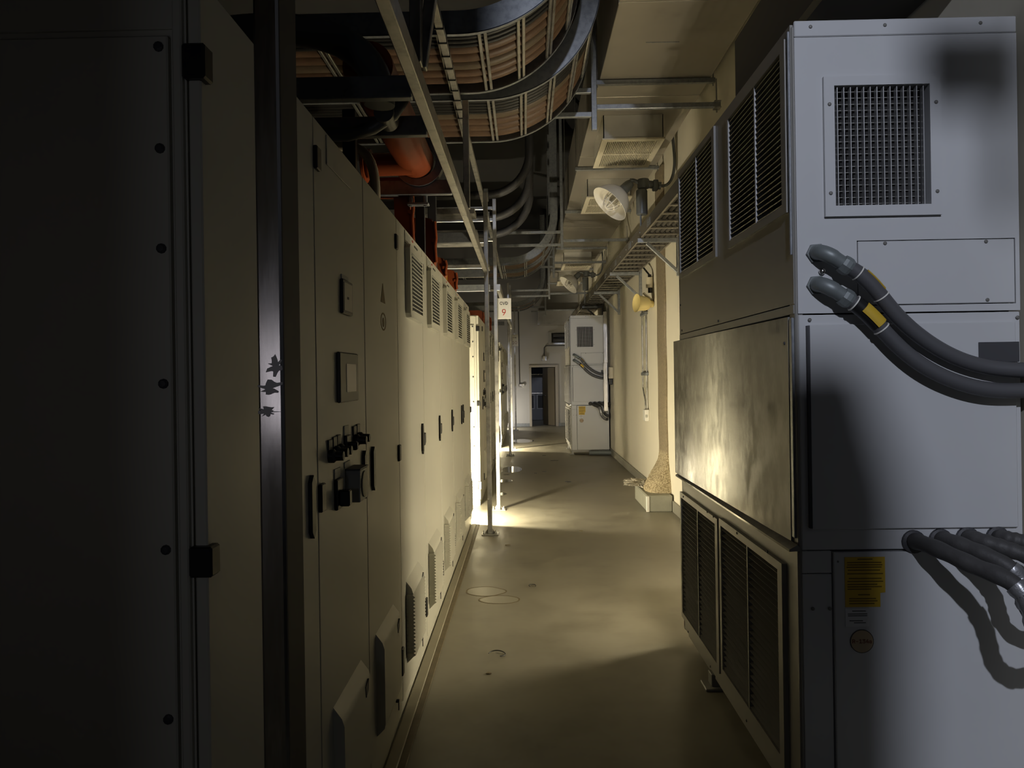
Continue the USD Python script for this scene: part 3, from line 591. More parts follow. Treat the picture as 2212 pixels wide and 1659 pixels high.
part(b_, 'box', B().box(1.63, 1.70, yt - 0.30, yt - 0.12, 1.52, 1.74, 0.006), 'beige_box'); part(b_, 'gland', B().box(1.64, 1.69, yt - 0.28, yt - 0.18, 1.40, 1.52, 0.01), 'black_plastic')

# ================================================================== STEEL POSTS, BEAMS, CROSS ARMS
def post(x, y, ztop, label, w=0.045, d=0.045, m='strut_steel', base=True):
    p = thing('steel_post', label, 'post', (x, y, 0), 'steel posts along the left cabinets')
    part(p, 'upright', B().box(x - w / 2, x + w / 2, y, y + d, 0.008, ztop, 0.004), m)
    if base:
        b = part(p, 'base_plate', B().box(x - 0.085, x + 0.085, y - 0.04, y + d + 0.05, 0, 0.009, 0.002), 'strut_steel')
        for sx in (-1, 1):
            part(b, 'anchor_bolt', B().cyl((x + sx * 0.062, y + 0.01, 0.009), (x + sx * 0.062, y + 0.01, 0.045), 0.007, 8).cyl((x + sx * 0.062, y + 0.01, 0.009), (x + sx * 0.062, y + 0.01, 0.02), 0.014, 6), 'strut_steel')
            part(b, 'gusset', B().prism([(x + sx * w / 2, 0.009), (x + sx * 0.06, 0.009), (x + sx * w / 2, 0.055)], 'y', y + d - 0.008, y + d - 0.003), 'strut_steel')
    return p
post(-0.415, 1.20, 3.02, 'broad brushed steel post in front of the nearest cabinet, smudged at mid height', 0.041, 0.088, 'stainless', True)
part('/World/steel_post', 'side_web', B().box(-0.3945, -0.3925, 1.204, 1.290, 0.02, 3.02), 'dark_brown', label='dark brown side face of the post')
post(-0.375, 7.47, 3.46, 'steel post standing in shade at the end of the near cabinet row')
post(-0.338, 8.84, 3.72, 'bright lit steel post carrying the white sign with a red nine')
post(-0.315, 14.75, 3.46, 'dark steel post beside the second gap in the cabinets')
post(-0.300, 16.25, 3.60, 'warm lit narrow steel post just past the second gap')
post(-0.285, 21.6, 3.60, 'thin farthest steel post below the sign with ten')
for k, (x, z, rx, rz) in enumerate(((-0.404, 1.622, 0.012, 0.013), (-0.416, 1.585, 0.018, 0.010), (-0.420, 1.547, 0.016, 0.008))):
    a = np.linspace(0, 2 * PI, 26, endpoint=False); w = 1 + 0.8 * (meshkit.noise(np.c_[np.cos(a) * 4 + k * 5, np.sin(a) * 4, a * 0], k) - 0.5) * 2
    part('/World/steel_post', 'smudge', B().prism(Polygon(np.c_[np.clip(x + rx * w * np.cos(a), -0.4355, -0.3945), z + rz * w * np.sin(a)]).buffer(0), 'y', 1.1994, 1.2002), 'smudge_dark')
def bar1(name, p, q, w, h, label, cat='beam', m='strut_steel', group=None, c=0.003, up=(0, 0, 1)):
    return one(name, B().bar(p, q, w, h, up, c), m, label, cat, group)
ZB = 2.685
bm = thing('overhead_beam', 'long steel channel beam running overhead above the cabinet fronts from the near post', 'beam', (-0.38, 4.3, ZB))
part(bm, 'channel', B().box(-0.400, -0.359, 1.2, 7.50, ZB - 0.042, ZB, 0.003), 'strut_steel'); part(bm, 'channel', B().box(-0.398, -0.361, 1.2, 7.50, ZB, ZB + 0.041, 0.003), 'strut_steel')
bar1('overhead_beam', (-0.30, 8.84, 2.66), (-0.285, 16.2, 2.66), 0.045, 0.08, 'overhead steel beam over the second cabinet row, behind the nine sign', 'beam')
for k, (y, z, xl, lab) in enumerate([(2.70, 2.665, -2.4, 'wide bluish steel cross arm nearest the viewer, over the cabinet tops'), (3.12, 2.665, -2.4, 'dark unlit cross arm right behind the nearest one'), (4.20, 2.68, -2.4, 'cross arm over the cabinet with the nearest louvered vent, in front of the orange sleeves'), (5.84, 2.70, -2.2, 'cross arm passing behind the second orange sleeve'), (7.45, 2.64, -2.2, 'cross arm meeting the shaded post at the row end'), (8.86, 2.66, -2.2, 'warm lit cross arm behind the nine sign, over the gap'), (11.5, 2.66, -2.2, 'small cross arm over the second row seen between two posts'), (14.9, 2.66, -2.2, 'farthest small cross arm seen left of the ten sign')]):
    bar1('cross_arm', (xl if y < 8 else -6.99, y + 0.02, z), (-0.40, y + 0.02, z), 0.041, 0.082, lab, 'beam', 'galvanized', 'steel cross arms over the cabinets')
bar1('strut_upright', (-0.375, 2.66, ZB + 0.04), (-0.355, 2.66, 4.3), 0.041, 0.06, 'dark upright strut rising from the overhead beam near the photo top', 'strut', up=(0, 1, 0))
bar1('strut_brace', (-0.365, 2.72, ZB + 0.05), (-0.16, 2.74, 4.1), 0.041, 0.041, 'slanted brace leaning right from the overhead beam near the photo top', 'strut', up=(0, 1, 0))
bar1('strut_upright', (-0.372, 4.97, ZB + 0.04), (-0.372, 4.97, 3.45), 0.041, 0.041, 'upright strut between the overhead beam and the lower cable tray', 'strut', up=(0, 1, 0))
bar1('strut_rail', (-0.43, 2.2, 3.46), (-0.40, 14.0, 3.46), 0.041, 0.041, 'long rail wrapped with black cable ties running under the curved trays', 'strut')
for k in range(9):
    y = 3.9 + k * 0.17
    one('cable_tie', B().box(-0.452, -0.402, y, y + 0.008, 3.434, 3.486), 'cable_black', ['nearest', 'second', 'third', 'fourth', 'fifth', 'sixth', 'seventh', 'eighth', 'farthest'][k] + ' black tie around the long rail under the curved trays', 'cable tie', 'black cable ties on the long rail')

# ================================================================== CURVED CABLE TRAYS
ZT = 3.50
def tray_path(xend, R, ztop, xl, n=22):
    """centre line in the x-z plane: horizontal from xl, quarter bend, vertical up to ztop; gives points and inward normals"""
    xc, zc = xend - R, ZT + R
    P = [np.array([x, ZT]) for x in np.linspace(xl, xc, 10)[:-1]]; N = [np.array([0, 1.0])] * 9
    for a in np.linspace(-PI / 2, 0, n):
        P.append(np.array([xc + R * math.cos(a), zc + R * math.sin(a)])); N.append(np.array([-math.cos(a), -math.sin(a)]))
    for z in np.linspace(zc, ztop, 6)[1:]: P.append(np.array([xend, z])); N.append(np.array([-1.0, 0]))
    return np.array(P), np.array(N)
def ribbon(P, N, h0, h1, y0, y1):
    """solid strip following the path between heights h0..h1 along the normal and y0..y1"""
    a, b = P + N * h0, P + N * h1; n = len(P)
    V = np.vstack([np.c_[a[:, 0], np.full(n, y0), a[:, 1]], np.c_[a[:, 0], np.full(n, y1), a[:, 1]], np.c_[b[:, 0], np.full(n, y1), b[:, 1]], np.c_[b[:, 0], np.full(n, y0), b[:, 1]]])
    F = []
    for k in range(4):
        m_ = (k + 1) % 4
        for i in range(n - 1): F += [(k * n + i, m_ * n + i, m_ * n + i + 1), (k * n + i, m_ * n + i + 1, k * n + i + 1)]
    for i in (0, n - 1): F += [(i, n + i, 2 * n + i), (i, 2 * n + i, 3 * n + i)]
    return B().add(V, F)
def tray(y0, y1, xend, R, label, xl=-6.99, ztop=6.0, ncab=9, glabel='', rh=0.13, step=0.21, black=3):
    P, N = tray_path(xend, R, ztop, xl)
    t = thing('cable_tray', label, 'cable tray', (0, (y0 + y1) / 2, ZT), 'curved ladder cable trays')
    for ya, yb, s in ((y0, y0 + 0.006, 1), (y1 - 0.006, y1, -1)):
        r_ = part(t, 'side_rail', ribbon(P, N, 0, rh, ya, yb), 'galvanized', smooth=40)
        part(r_, 'rail_flange', ribbon(P, N, -0.002, 0.004, min(ya, ya + s * 0.022), max(yb, yb + s * 0.022) if s > 0 else yb), 'galvanized', smooth=40)
    L = np.r_[0, np.cumsum(np.linalg.norm(np.diff(P, axis=0), axis=1))]
    for s in np.arange(5.84, L[-1] - 1.0, step):
        p = np.array([np.interp(s, L, P[:, 0]), np.interp(s, L, P[:, 1])]); nn = np.array([np.interp(s, L, N[:, 0]), np.interp(s, L, N[:, 1])]); nn /= np.linalg.norm(nn); tt = np.array([nn[1], -nn[0]])
        c3 = np.array([p[0], 0, p[1]]); 
        b = B()
        for o in (-0.017, 0.017):
            q = p + tt * o + nn * 0.010
            b.bar((q[0], y0 + 0.006, q[1]), (q[0], y1 - 0.006, q[1]), 0.019, 0.014, (nn[0], 0, nn[1]), 0.002)
        part(t, 'rung', b, 'strut_steel')
    w = y1 - y0; sc_ = w / 0.88; yc = y0 + 0.03; ordn = ['first', 'second', 'third', 'fourth', 'fifth', 'sixth', 'seventh', 'eighth', 'ninth', 'tenth', 'eleventh', 'twelfth']
    for k in range(ncab):
        dark = k < black
        r = 0.019 * sc_ if dark else rng.uniform(0.048, 0.055) * sc_ * (4.6 / (ncab - black)) ** 0.7
        yc += r + 0.004
        if yc + r > y1 - 0.02: break
        Q = P + N * (0.018 + r)
        yy = yc + 0.008 * np.sin(np.linspace(0, 9, len(Q)))
        yc += r + (0.010 if dark else 0.009)
        m_ = 'cable_black' if dark else ('cable_tan' if (k % 4 == 2) else 'cable_brown')
        one('power_cable', B().tube(np.c_[Q[:, 0], yy, Q[:, 1]], r, 8), m_, ('thin black cable' if dark else 'thick brown cable') + ' in the ' + glabel + ', ' + ordn[k] + ' from its near rail', 'cable', ('black cables' if dark else 'brown cables') + ' in the ' + glabel, smooth=60)
    return t
tray(4.10, 4.98, 0.40, 0.74, 'nearest curved galvanized ladder tray full of brown cables, bending up', glabel='nearest curved tray', ncab=9, black=4, step=0.235, xl=-6.99)
tray(5.08, 6.02, 0.56, 0.80, 'second curved ladder tray right behind the nearest one, lower in the photo', glabel='second curved tray', ncab=10, black=6, step=0.235, xl=-6.99)
tray(12.70, 13.55, 0.60, 0.85, 'third curved ladder tray, beyond the first row, spangled rail', glabel='third curved tray', ncab=8, step=0.4, black=1)
tray(13.65, 14.55, 0.62, 0.85, 'fourth curved ladder tray right behind the third', glabel='fourth curved tray', ncab=8, step=0.4, black=1)
tray(20.3, 20.95, 0.60, 0.85, 'fifth small curved tray far down the aisle above the ten sign', glabel='fifth curved tray', ncab=6, step=0.5, black=1)
tray(21.2, 21.9, 0.62, 0.85, 'farthest curved tray, just before the end wall', glabel='farthest curved tray', ncab=6, step=0.5, black=1)
for k, (y, z, xe) in enumerate(((9.6, 3.95, 0.30), (9.9, 3.72, 0.36), (10.2, 3.55, 0.22))):
    q = [(-6.99, y, z), (-1.2, y, z), (-0.45, y, z)] + arc((-0.45 + 0.0, y, z + 0.55), 0.55, -PI / 2, 0, 12, (1, 0, 0), (0, 0, 1))[1:] + [(0.10, y, z + 1.2), (0.10, y, 6.1)]
    w_ = ['highest', 'middle', 'lowest'][k]
    t = thing('bent_conduit', w_ + ' of the three dark bent conduits in the gloom behind the posts', 'conduit', (-0.45, y, z), 'dark bent conduits')
    part(t, 'conduit', B().tube(q, 0.055, 12), 'dark_grey', smooth=60)
    part(t, 'clamp', B().box(-0.50, -0.44, y - 0.06, y + 0.06, z - 0.075, z - 0.03, 0.006).box(-0.50, -0.44, y - 0.075, y - 0.05, z - 0.075, z + 0.07, 0.006), 'galvanized')
# ================================================================== HANGERS BESIDE THE DUCT
def hanger(y, label, x=0.61, zb=3.64, xr=1.66, xl=-0.37, za=3.97, zl=3.77, zr=3.83, duct=True):
    h = thing('strut_hanger', label, 'hanger', (x, y, zb), 'strut hangers between trays and duct')
    part(h, 'upright', B().box(x - 0.022, x + 0.022, y - 0.022, y + 0.022, zb, 6.19, 0.003), 'galvanized')
    part(h, 'left_arm', B().box(xl, x - 0.022, y - 0.02, y + 0.021, za - 0.02, za + 0.021, 0.003), 'galvanized')
    part(h, 'left_arm', B().box(xl, x - 0.022, y - 0.02, y + 0.021, zl - 0.02, zl + 0.021, 0.003), 'galvanized')
    part(h, 'right_arm', B().box(x + 0.022, xr, y - 0.02, y + 0.021, zr - 0.02, zr + 0.021, 0.003), 'galvanized')
    part(h, 'threaded_rod', B().cyl((xr - 0.03, y, zr - 0.06), (xr - 0.03, y, zr + 0.22), 0.007, 8), 'strut_steel')
    part(h, 'rod_plate', B().box(xr - 0.055, xr, y - 0.035, y + 0.035, zr + 0.021, zr + 0.03).box(xr - 0.055, xr, y - 0.035, y + 0.035, zr - 0.031, zr - 0.021), 'strut_steel')
hanger(6.20, 'nearest strut hanger, its uprights left of the big duct and arms below it')
hanger(11.60, 'second strut hanger carrying arms past the third curved tray', zb=3.56, za=3.84, zl=3.64, zr=3.70)
hanger(14.90, 'third strut hanger behind the fourth curved tray', xl=0.25, zb=3.56, za=3.98, zl=3.78, zr=3.86)
hanger(17.70, 'fourth strut hanger, small, above the far lamp', xl=-0.3, zb=3.42, za=3.64, zl=3.50, zr=3.55)
hanger(21.08, 'farthest strut hanger close to the end wall', xl=0.2, zb=3.30, za=3.55, zl=3.42, zr=3.45)

# ================================================================== BIG DUCT
DZB, DXL, DXR = 4.10, 0.67, 1.61
dk = thing('ventilation_duct', 'long rectangular sheet metal ventilation duct along the top of the right wall', 'duct', ((DXL + DXR) / 2, 10, DZB))
ys_ = [-1.0, 1.4, 3.2, 5.0, 6.7, 8.5, 10.6, 12.6, 14.2, 15.6, 17.2, 18.8, 20.6, 22.6]
for a, b in zip(ys_[:-1], ys_[1:]):
    part(dk, 'duct_section', B().box(DXL, DXR, a + 0.004, b - 0.004, DZB, DZB + 0.62, 0.004), 'duct_metal')
    part(dk, 'duct_flange', B().box(DXL - 0.004, DXR + 0.004, b - 0.012, b + 0.012, DZB - 0.004, DZB + 0.624, 0.002), 'duct_metal')
for k, (y, x0, x1) in enumerate(((4.1, 0.95, 1.15), (4.9, 0.9, 1.1), (5.6, 0.95, 1.2))):
    part(dk, 'seam_bead', B().box(x0, x1, y, y + 0.006, DZB - 0.004, DZB + 0.002), 'galvanized')
for k, y in enumerate((6.30, 8.92, 11.25, 14.5, 17.4, 20.0)):
    t = thing('duct_bracket', ['nearest thin bracket bar under the big duct, ends at the wall', 'bracket bar just behind the nearest ceiling diffuser', 'bracket bar just behind the second diffuser, beside the near lamp', 'bracket bar in front of the third diffuser', 'bracket bar between the two farthest diffusers', 'farthest bracket bar under the duct'][k], 'bracket', (1.1, y, DZB - 0.05), 'bracket bars under the big duct')
    part(t, 'bar', B().box(0.64, 1.645, y - 0.02, y + 0.021, DZB - 0.045, DZB - 0.006, 0.003), 'galvanized')
    for x in (0.65, 1.63): part(t, 'threaded_rod', B().cyl((x, y, DZB - 0.07), (x, y, 6.2), 0.006, 8), 'strut_steel')
def diffuser(y0, y1, x0, x1, label):
    t = thing('air_diffuser', label, 'air diffuser', ((x0 + x1) / 2, y0, 3.88), 'air diffusers under the big duct')
    z0 = 3.875
    part(t, 'collar', B().box(x0, x1, y0, y0 + 0.012, z0, DZB, 0.002).box(x0, x1, y1 - 0.012, y1, z0, DZB, 0.002).box(x0, x0 + 0.012, y0, y1, z0, DZB, 0.002).box(x1 - 0.012, x1, y0, y1, z0, DZB, 0.002), 'duct_shiny')
    fr = sbox(x0 - 0.012, y0 - 0.012, x1 + 0.012, y1 + 0.012).difference(sbox(x0 + 0.04, y0 + 0.06, x1 - 0.04, (y0 + y1) / 2 - 0.012)).difference(sbox(x0 + 0.04, (y0 + y1) / 2 + 0.012, x1 - 0.04, y1 - 0.05))
    g = part(t, 'grille_frame', B().prism(fr, 'z', z0 - 0.014, z0), 'grille_white')
    n = 28
    for k in range(n):
        x = x0 + 0.045 + k * (x1 - x0 - 0.09) / (n - 1)
        part(g, 'grille_fin', B().box(x - 0.003, x + 0.003, y0 + 0.055, y1 - 0.045, z0 - 0.012, z0 + 0.012), 'grille_white')
    part(t, 'throat_shade', B().box(x0 + 0.014, x1 - 0.014, y0 + 0.014, y1 - 0.014, z0 + 0.06, z0 + 0.065), 'panel_bezel')  # dark sheet stands in for the shade up the throat
diffuser(7.16, 8.12, 0.79, 1.37, 'nearest ceiling diffuser with a shiny collar and white grille')
diffuser(9.48, 10.42, 0.83, 1.39, 'second ceiling diffuser, partly hidden behind the near caged lamp')
diffuser(15.1, 16.0, 0.82, 1.40, 'third ceiling diffuser beyond the second hanger arm')
diffuser(18.0, 18.8, 0.84, 1.38, 'farthest ceiling diffuser, above the far caged lamp')
t = thing('duct_end_box', 'crumpled shiny sheet metal box hanging high at the end wall', 'duct', (1.0, 22.75, 3.15))
part(t, 'front_sheet', B().box(0.42, 1.59, 22.70, 22.72, 3.15, 3.58), 'sheet_bright'); part(t, 'box', B().box(0.43, 1.58, 22.72, 23.29, 3.16, 3.60), 'duct_metal')

# ================================================================== WALL LADDER AND BRACKETS
ld = thing('wall_ladder_tray', 'straight ladder cable tray running along the right wall on triangular brackets', 'cable tray', (1.46, 13, 3.07))
LX0, LX1, LZ = 1.27, 1.655, 3.075
for x in (LX0, LX1 - 0.006):
    part(ld, 'side_rail', B().box(x, x + 0.006, 4.4, 22.2, LZ, LZ + 0.12, 0.001).box(x, x + 0.02, 4.4, 22.2, LZ - 0.002, LZ + 0.003), 'dull_steel')
for k in range(50):
    y = 5.2 + k * 0.34
    part(ld, 'rung', B().box(LX0 + 0.006, LX1 - 0.006, y, y + 0.035, LZ + 0.008, LZ + 0.026, 0.003), 'dull_steel')
for k in range(6):
    x = 1.325 + k * 0.053
    one('tray_cable', B().tube([(x, 4.5, LZ + 0.05), (x, 13, LZ + 0.05), (x, 22.1, LZ + 0.05)], 0.023, 8), 'cable_dusty', ['dusty cable in the wall ladder tray, nearest the aisle', 'dusty cable in the wall ladder tray, second from the aisle', 'dusty cable in the wall ladder tray, third from the aisle', 'dusty cable in the wall ladder tray, third from the wall', 'dusty cable in the wall ladder tray, second from the wall', 'dusty cable in the wall ladder tray, nearest the wall'][k], 'cable', 'cables in the wall ladder tray', smooth=60)
for k in range(7):
    y = 7.4 + k * 1.35
    part(ld, 'splice_plate', B().box(LX0 - 0.004, LX0, y, y + 0.18, LZ + 0.02, LZ + 0.09, 0.001), 'galvanized')
for k in range(8):
    y = 7.5 + k * 0.55
    part(ld, 'rail_bolt', B().screw((LX0, y, LZ + 0.06), (-1, 0, 0), 0.010, 0.008), 'galvanized')
for k, y in enumerate((5.4, 8.02, 10.65, 13.1, 15.8, 18.6)):
    t = thing('wall_bracket', ['unseen bracket behind the near air conditioner', 'nearest triangular bracket, just left of the near air conditioner', 'second triangular bracket, above the beige horn', 'third triangular bracket, in front of the far air conditioner', 'fourth bracket above the far air conditioner', 'farthest triangular bracket, close to the end wall'][k], 'bracket', (WX, y, LZ - 0.4), 'triangular brackets under the wall ladder tray')
    part(t, 'arm', B().box(1.24, WX - 0.03, y, y + 0.041, LZ - 0.055, LZ - 0.008, 0.003), 'galvanized')
    part(t, 'brace', B().bar((1.34, y + 0.02, LZ - 0.06), (WX - 0.035, y + 0.02, LZ - 0.37), 0.035, 0.035, c=0.003), 'galvanized')
    part(t, 'wall_leg', B().box(WX - 0.041, WX, y, y + 0.041, LZ - 0.42, LZ + 0.02, 0.003), 'galvanized')

# ================================================================== CAGED LAMPS
def lamp(dx, dy, label):
    o = np.array([dx, dy, 0.0])
    t = thing('caged_lamp', label, 'lamp', tuple(np.array([1.31, 8.15, 3.35]) + o), 'caged lamps on the right')
    bx, by = 1.31 + dx, 8.15 + dy
    part(t, 'ballast', B().lathe([(0, 0), (0.055, 0), (0.062, 0.012), (0.062, 0.26), (0.056, 0.272), (0, 0.272)], (bx, by, 3.345), (0, 0, 1), 24), 'ballast_grey', smooth=40)
    part(t, 'junction_box', B().lathe([(0, 0), (0.06, 0), (0.066, 0.01), (0.066, 0.085), (0.06, 0.10), (0, 0.10)], (bx + 0.02, by, 3.635), (0, 0, 1), 20), 'ballast_grey', smooth=40)
    part(t, 'side_housing', B().cyl((bx + 0.07, by, 3.68), (bx + 0.21, by, 3.66), 0.042, 14).box(bx + 0.12, bx + 0.18, by - 0.05, by + 0.05, 3.61, 3.72, 0.01), 'ballast_grey', smooth=40)
    axis = np.array([-0.69, -0.20, -0.69]); axis /= np.linalg.norm(axis)
    ap = np.array([1.095 + dx, 8.14 + dy, 3.605])
    part(t, 'arm', B().tube(spline([(bx - 0.03, by, 3.69), (bx - 0.12, by, 3.72), tuple(ap - axis * 0.10)], 14), 0.02, 10), 'ballast_grey', smooth=60)
    part(t, 'lamp_neck', B().lathe([(0, -0.14), (0.045, -0.14), (0.055, -0.10), (0.06, 0.02), (0, 0.02)], ap, axis, 20), 'ballast_grey', smooth=40)
    prof_o = [(0.058, 0.0), (0.10, 0.02), (0.15, 0.06), (0.19, 0.12), (0.225, 0.20), (0.23, 0.21)]
    prof_i = [(0.228, 0.213), (0.22, 0.203), (0.185, 0.123), (0.145, 0.064), (0.096, 0.024), (0.05, 0.01)]
    part(t, 'reflector', B().lathe(prof_o + prof_i, ap, axis, 36), 'enamel_white', smooth=50)
    part(t, 'bulb', B().lathe([(0, 0.19), (0.03, 0.185), (0.05, 0.15), (0.05, 0.09), (0.03, 0.02)], ap, axis, 20), 'bulb_glass', smooth=True)
    e1 = np.cross(axis, [0, 0, 1.0]); e1 /= np.linalg.norm(e1); e2 = np.cross(axis, e1)
    for k in range(4):
        a = k * PI / 4 * 2 / 2 * 1.0; e = math.cos(a) * e1 + math.sin(a) * e2
        pts = [ap + axis * h + e * r for r, h in ((-0.09, 0.03), (-0.095, 0.13), (-0.075, 0.22), (-0.035, 0.262), (0, 0.27), (0.035, 0.262), (0.075, 0.22), (0.095, 0.13), (0.09, 0.03))]
        part(t, 'cage_wire', B().tube(spline(pts, 24), 0.0065, 6), 'enamel_white', smooth=60)
    for h, r in ((0.13, 0.095), (0.22, 0.075)):
        part(t, 'cage_ring', B().tube(arc(ap + axis * h, r, 0, 2 * PI, 25, e1, e2), 0.005, 6, False), 'enamel_white', smooth=60)
    part(t, 'conduit', B().tube(spline([(bx + 0.20, by, 3.66), (bx + 0.29, by, 3.68), (bx + 0.35, by, 3.80), (bx + 0.36, by, 4.05), (bx + 0.36, by, 4.40)], 24), 0.016, 10), 'ballast_grey', smooth=60)
    part(t, 'stem', B().cyl((bx - 0.015, by, 3.09), (bx - 0.015, by, 3.35), 0.010, 8), 'galvanized')
lamp(0, 0, 'near unlit lamp with a white bell reflector and wire cage, facing lower left')
lamp(-0.03, 7.2, 'far small unlit lamp with a bell reflector, left of the wall ladder')

# ================================================================== WALL FITTINGS
t = thing('alarm_horn', 'beige horn speaker bracketed on the right wall beside the plastered pipe', 'horn', (1.62, 9.8, 2.5))
hp = np.array([1.625, 9.70, 2.515]); ha = np.array([-0.95, -0.28, 0.05])
part(t, 'horn_bell', B().lathe([(0.0, 0.0), (0.075, 0.0), (0.092, 0.04), (0.10, 0.13), (0.118, 0.165), (0.121, 0.172), (0.112, 0.17), (0.09, 0.15), (0.05, 0.14), (0, 0.14)], hp, ha, 28), 'beige_horn', smooth=50)
part(t, 'driver', B().lathe([(0, -0.06), (0.045, -0.06), (0.05, -0.02), (0.07, 0.02), (0, 0.02)], hp, ha, 20), 'beige_horn', smooth=40)
part(t, 'bracket', B().box(1.61, 1.70, 9.74, 9.78, 2.49, 2.56, 0.006).bar((1.57, 9.74, 2.66), (1.69, 9.76, 2.56), 0.05, 0.018), 'beige_box')
t = thing('junction_can', 'cylindrical beige junction can on the right wall above the horn', 'junction box', (1.655, 9.75, 2.72))
part(t, 'can', B().lathe([(0, 0), (0.045, 0), (0.045, 0.135), (0, 0.135)], (1.645, 9.72, 2.725), (0, 0, 1), 20), 'beige_box', smooth=40)
part(t, 'cable_stub', B().cyl((1.65, 9.72, 2.86), (1.65, 9.72, 2.90), 0.022, 12).tube([(1.65, 9.72, 2.89), (1.63, 9.85, 2.96), (1.63, 10.05, 3.03)], 0.012, 8), 'black_plastic')
part(t, 'lower_stub', B().cyl((1.655, 9.72, 2.66), (1.655, 9.72, 2.725), 0.028, 12), 'black_plastic')
for k, (x, y, ye) in enumerate(((1.672, 10.53, 10.33), (1.685, 10.27, 10.27))):
    q = [(x, y, 2.55), (x, y, 1.42), (x, y - 0.02 * (k == 0), 1.39), (x, ye + 0.02 * (k == 0), 1.24), (x, ye, 1.21), (x, ye, 1.10)]
    one('wall_conduit', B().tube(q, 0.0125, 10), 'strut_steel', ['left', 'right'][k] + ' of the pair of steel conduits dropping to the wall switch box', 'conduit', 'conduit pair above the switch box', smooth=60)
for z, nm in ((2.44, 'upper'), (1.60, 'lower')):
    one('conduit_clamp', B().box(1.655, 1.70, 10.20, 10.60, z - 0.022, z + 0.022, 0.006), 'ballast_grey', nm + ' clamp across the pair of wall conduits', 'clamp')
t = thing('wall_switch', 'small white switch box on the right wall at the end of the conduits', 'switch box', (1.67, 10.3, 1.0))
part(t, 'box', B().box(1.64, 1.70, 10.20, 10.38, 0.95, 1.11, 0.008), 'sign_white'); part(t, 'rocker', B().box(1.645, 1.672, 10.193, 10.20, 1.0, 1.04, 0.002), 'label_grey')

# plastered pipe with the heap at its foot
def heap():
    b = B(); zs = np.r_[np.linspace(0.19, 0.62, 26), np.linspace(0.68, 4.1, 44)]; n = 26; rows = []
    for z in zs:
        k = np.clip((0.66 - z) / 0.47, 0, 1); k = k * k * (3 - 2 * k)
        hw_l, hw_r, dep = 0.25 + 0.12 * k, 0.25 - 0.03 * k, 0.040 + 0.235 * k ** 1.2
        a = np.linspace(0, PI, n); y = 9.13 + np.where(np.cos(a) > 0, hw_l, hw_r) * np.cos(a) - 0.20 * k + 0.012 * np.sin(z * 7)
        x = WX - 0.001 - dep * np.sin(a) ** 0.5
        rows.append(np.c_[x, y, np.full(n, z)])
    v = np.array(rows); p = v.reshape(-1, 3)
    w = np.clip((0.75 - p[:, 2]) / 0.4, 0.12, 1)
    d = (meshkit.fbm(p * [22, 22, 22], 3, 5) - 0.5) * 0.05 * w + (meshkit.noise(p * 70, 9) - 0.5) * 0.02 * w
    inner_ = np.tile(np.sin(np.linspace(0, PI, n)), len(zs)); p = p + np.c_[-d * inner_, 0.4 * d * inner_, np.zeros(len(p))]
    i, j = np.meshgrid(np.arange(len(zs) - 1), np.arange(n - 1), indexing='ij')
    q = np.stack([i * n + j, i * n + j + 1, (i + 1) * n + j + 1, (i + 1) * n + j], -1).reshape(-1, 4)
    return p, np.vstack([q[:, [0, 1, 2]], q[:, [0, 2, 3]]]), n
hp_, hf_, hn_ = heap()
low = (hp_[hf_][:, :, 2].mean(1) < 0.66)
t = thing('plastered_pipe', 'rough brown plastered pipe casing on the right wall, flaring at its foot', 'pipe casing', (WX - 0.1, 9.1, 0.2))
part(t, 'casing', (hp_, hf_[~low]), 'stucco', smooth=60)
part(t, 'crumbly_foot', (hp_, hf_[low]), 'granules', label='crumbly granular heap at the foot of the casing')
t = thing('foam_block', 'grey taped foam block on the floor under the plastered pipe', 'block', (1.54, 9.0, 0))
part(t, 'block', B().box(1.385, 1.682, 8.58, 9.50, 0.0, 0.195, 0.012), 'foam_block')
part(t, 'corner_tape', B().box(1.380, 1.415, 8.575, 8.60, 0.003, 0.185, 0.004), 'sign_white')
v, f = trimesh.creation.icosphere(4).vertices, trimesh.creation.icosphere(4).faces
def crumple(c, s, seed, amp=0.35):
    p = v * np.array(s); q = v * 2.1
    k = 1 + amp * (np.abs(meshkit.fbm(q * 1.7, 3, seed) - 0.5) * 4 - 0.5)
    return B().add(p * k[:, None] + np.array(c), f)
one('floor_pipe', B().tube([(1.25, 14.70, 0.055), (1.45, 14.70, 0.055), (1.69, 14.70, 0.055)], 0.045, 10), 'fitting_grey', 'low grey pipe on the floor at the foot of the far air conditioner', 'pipe', smooth=60)
one('crumpled_wrap', crumple((1.40, 9.30, 0.245), (0.15, 0.22, 0.035), 3, 0.6), 'paper_wrap', 'crumpled pale paper wrapping on the foam block, left of the heap', 'wrapping')
one('crumpled_wrap', crumple((1.31, 9.38, 0.218), (0.07, 0.10, 0.02), 8, 0.7), 'paper_wrap', 'smaller folded flap of wrapping overhanging the foam block', 'wrapping')

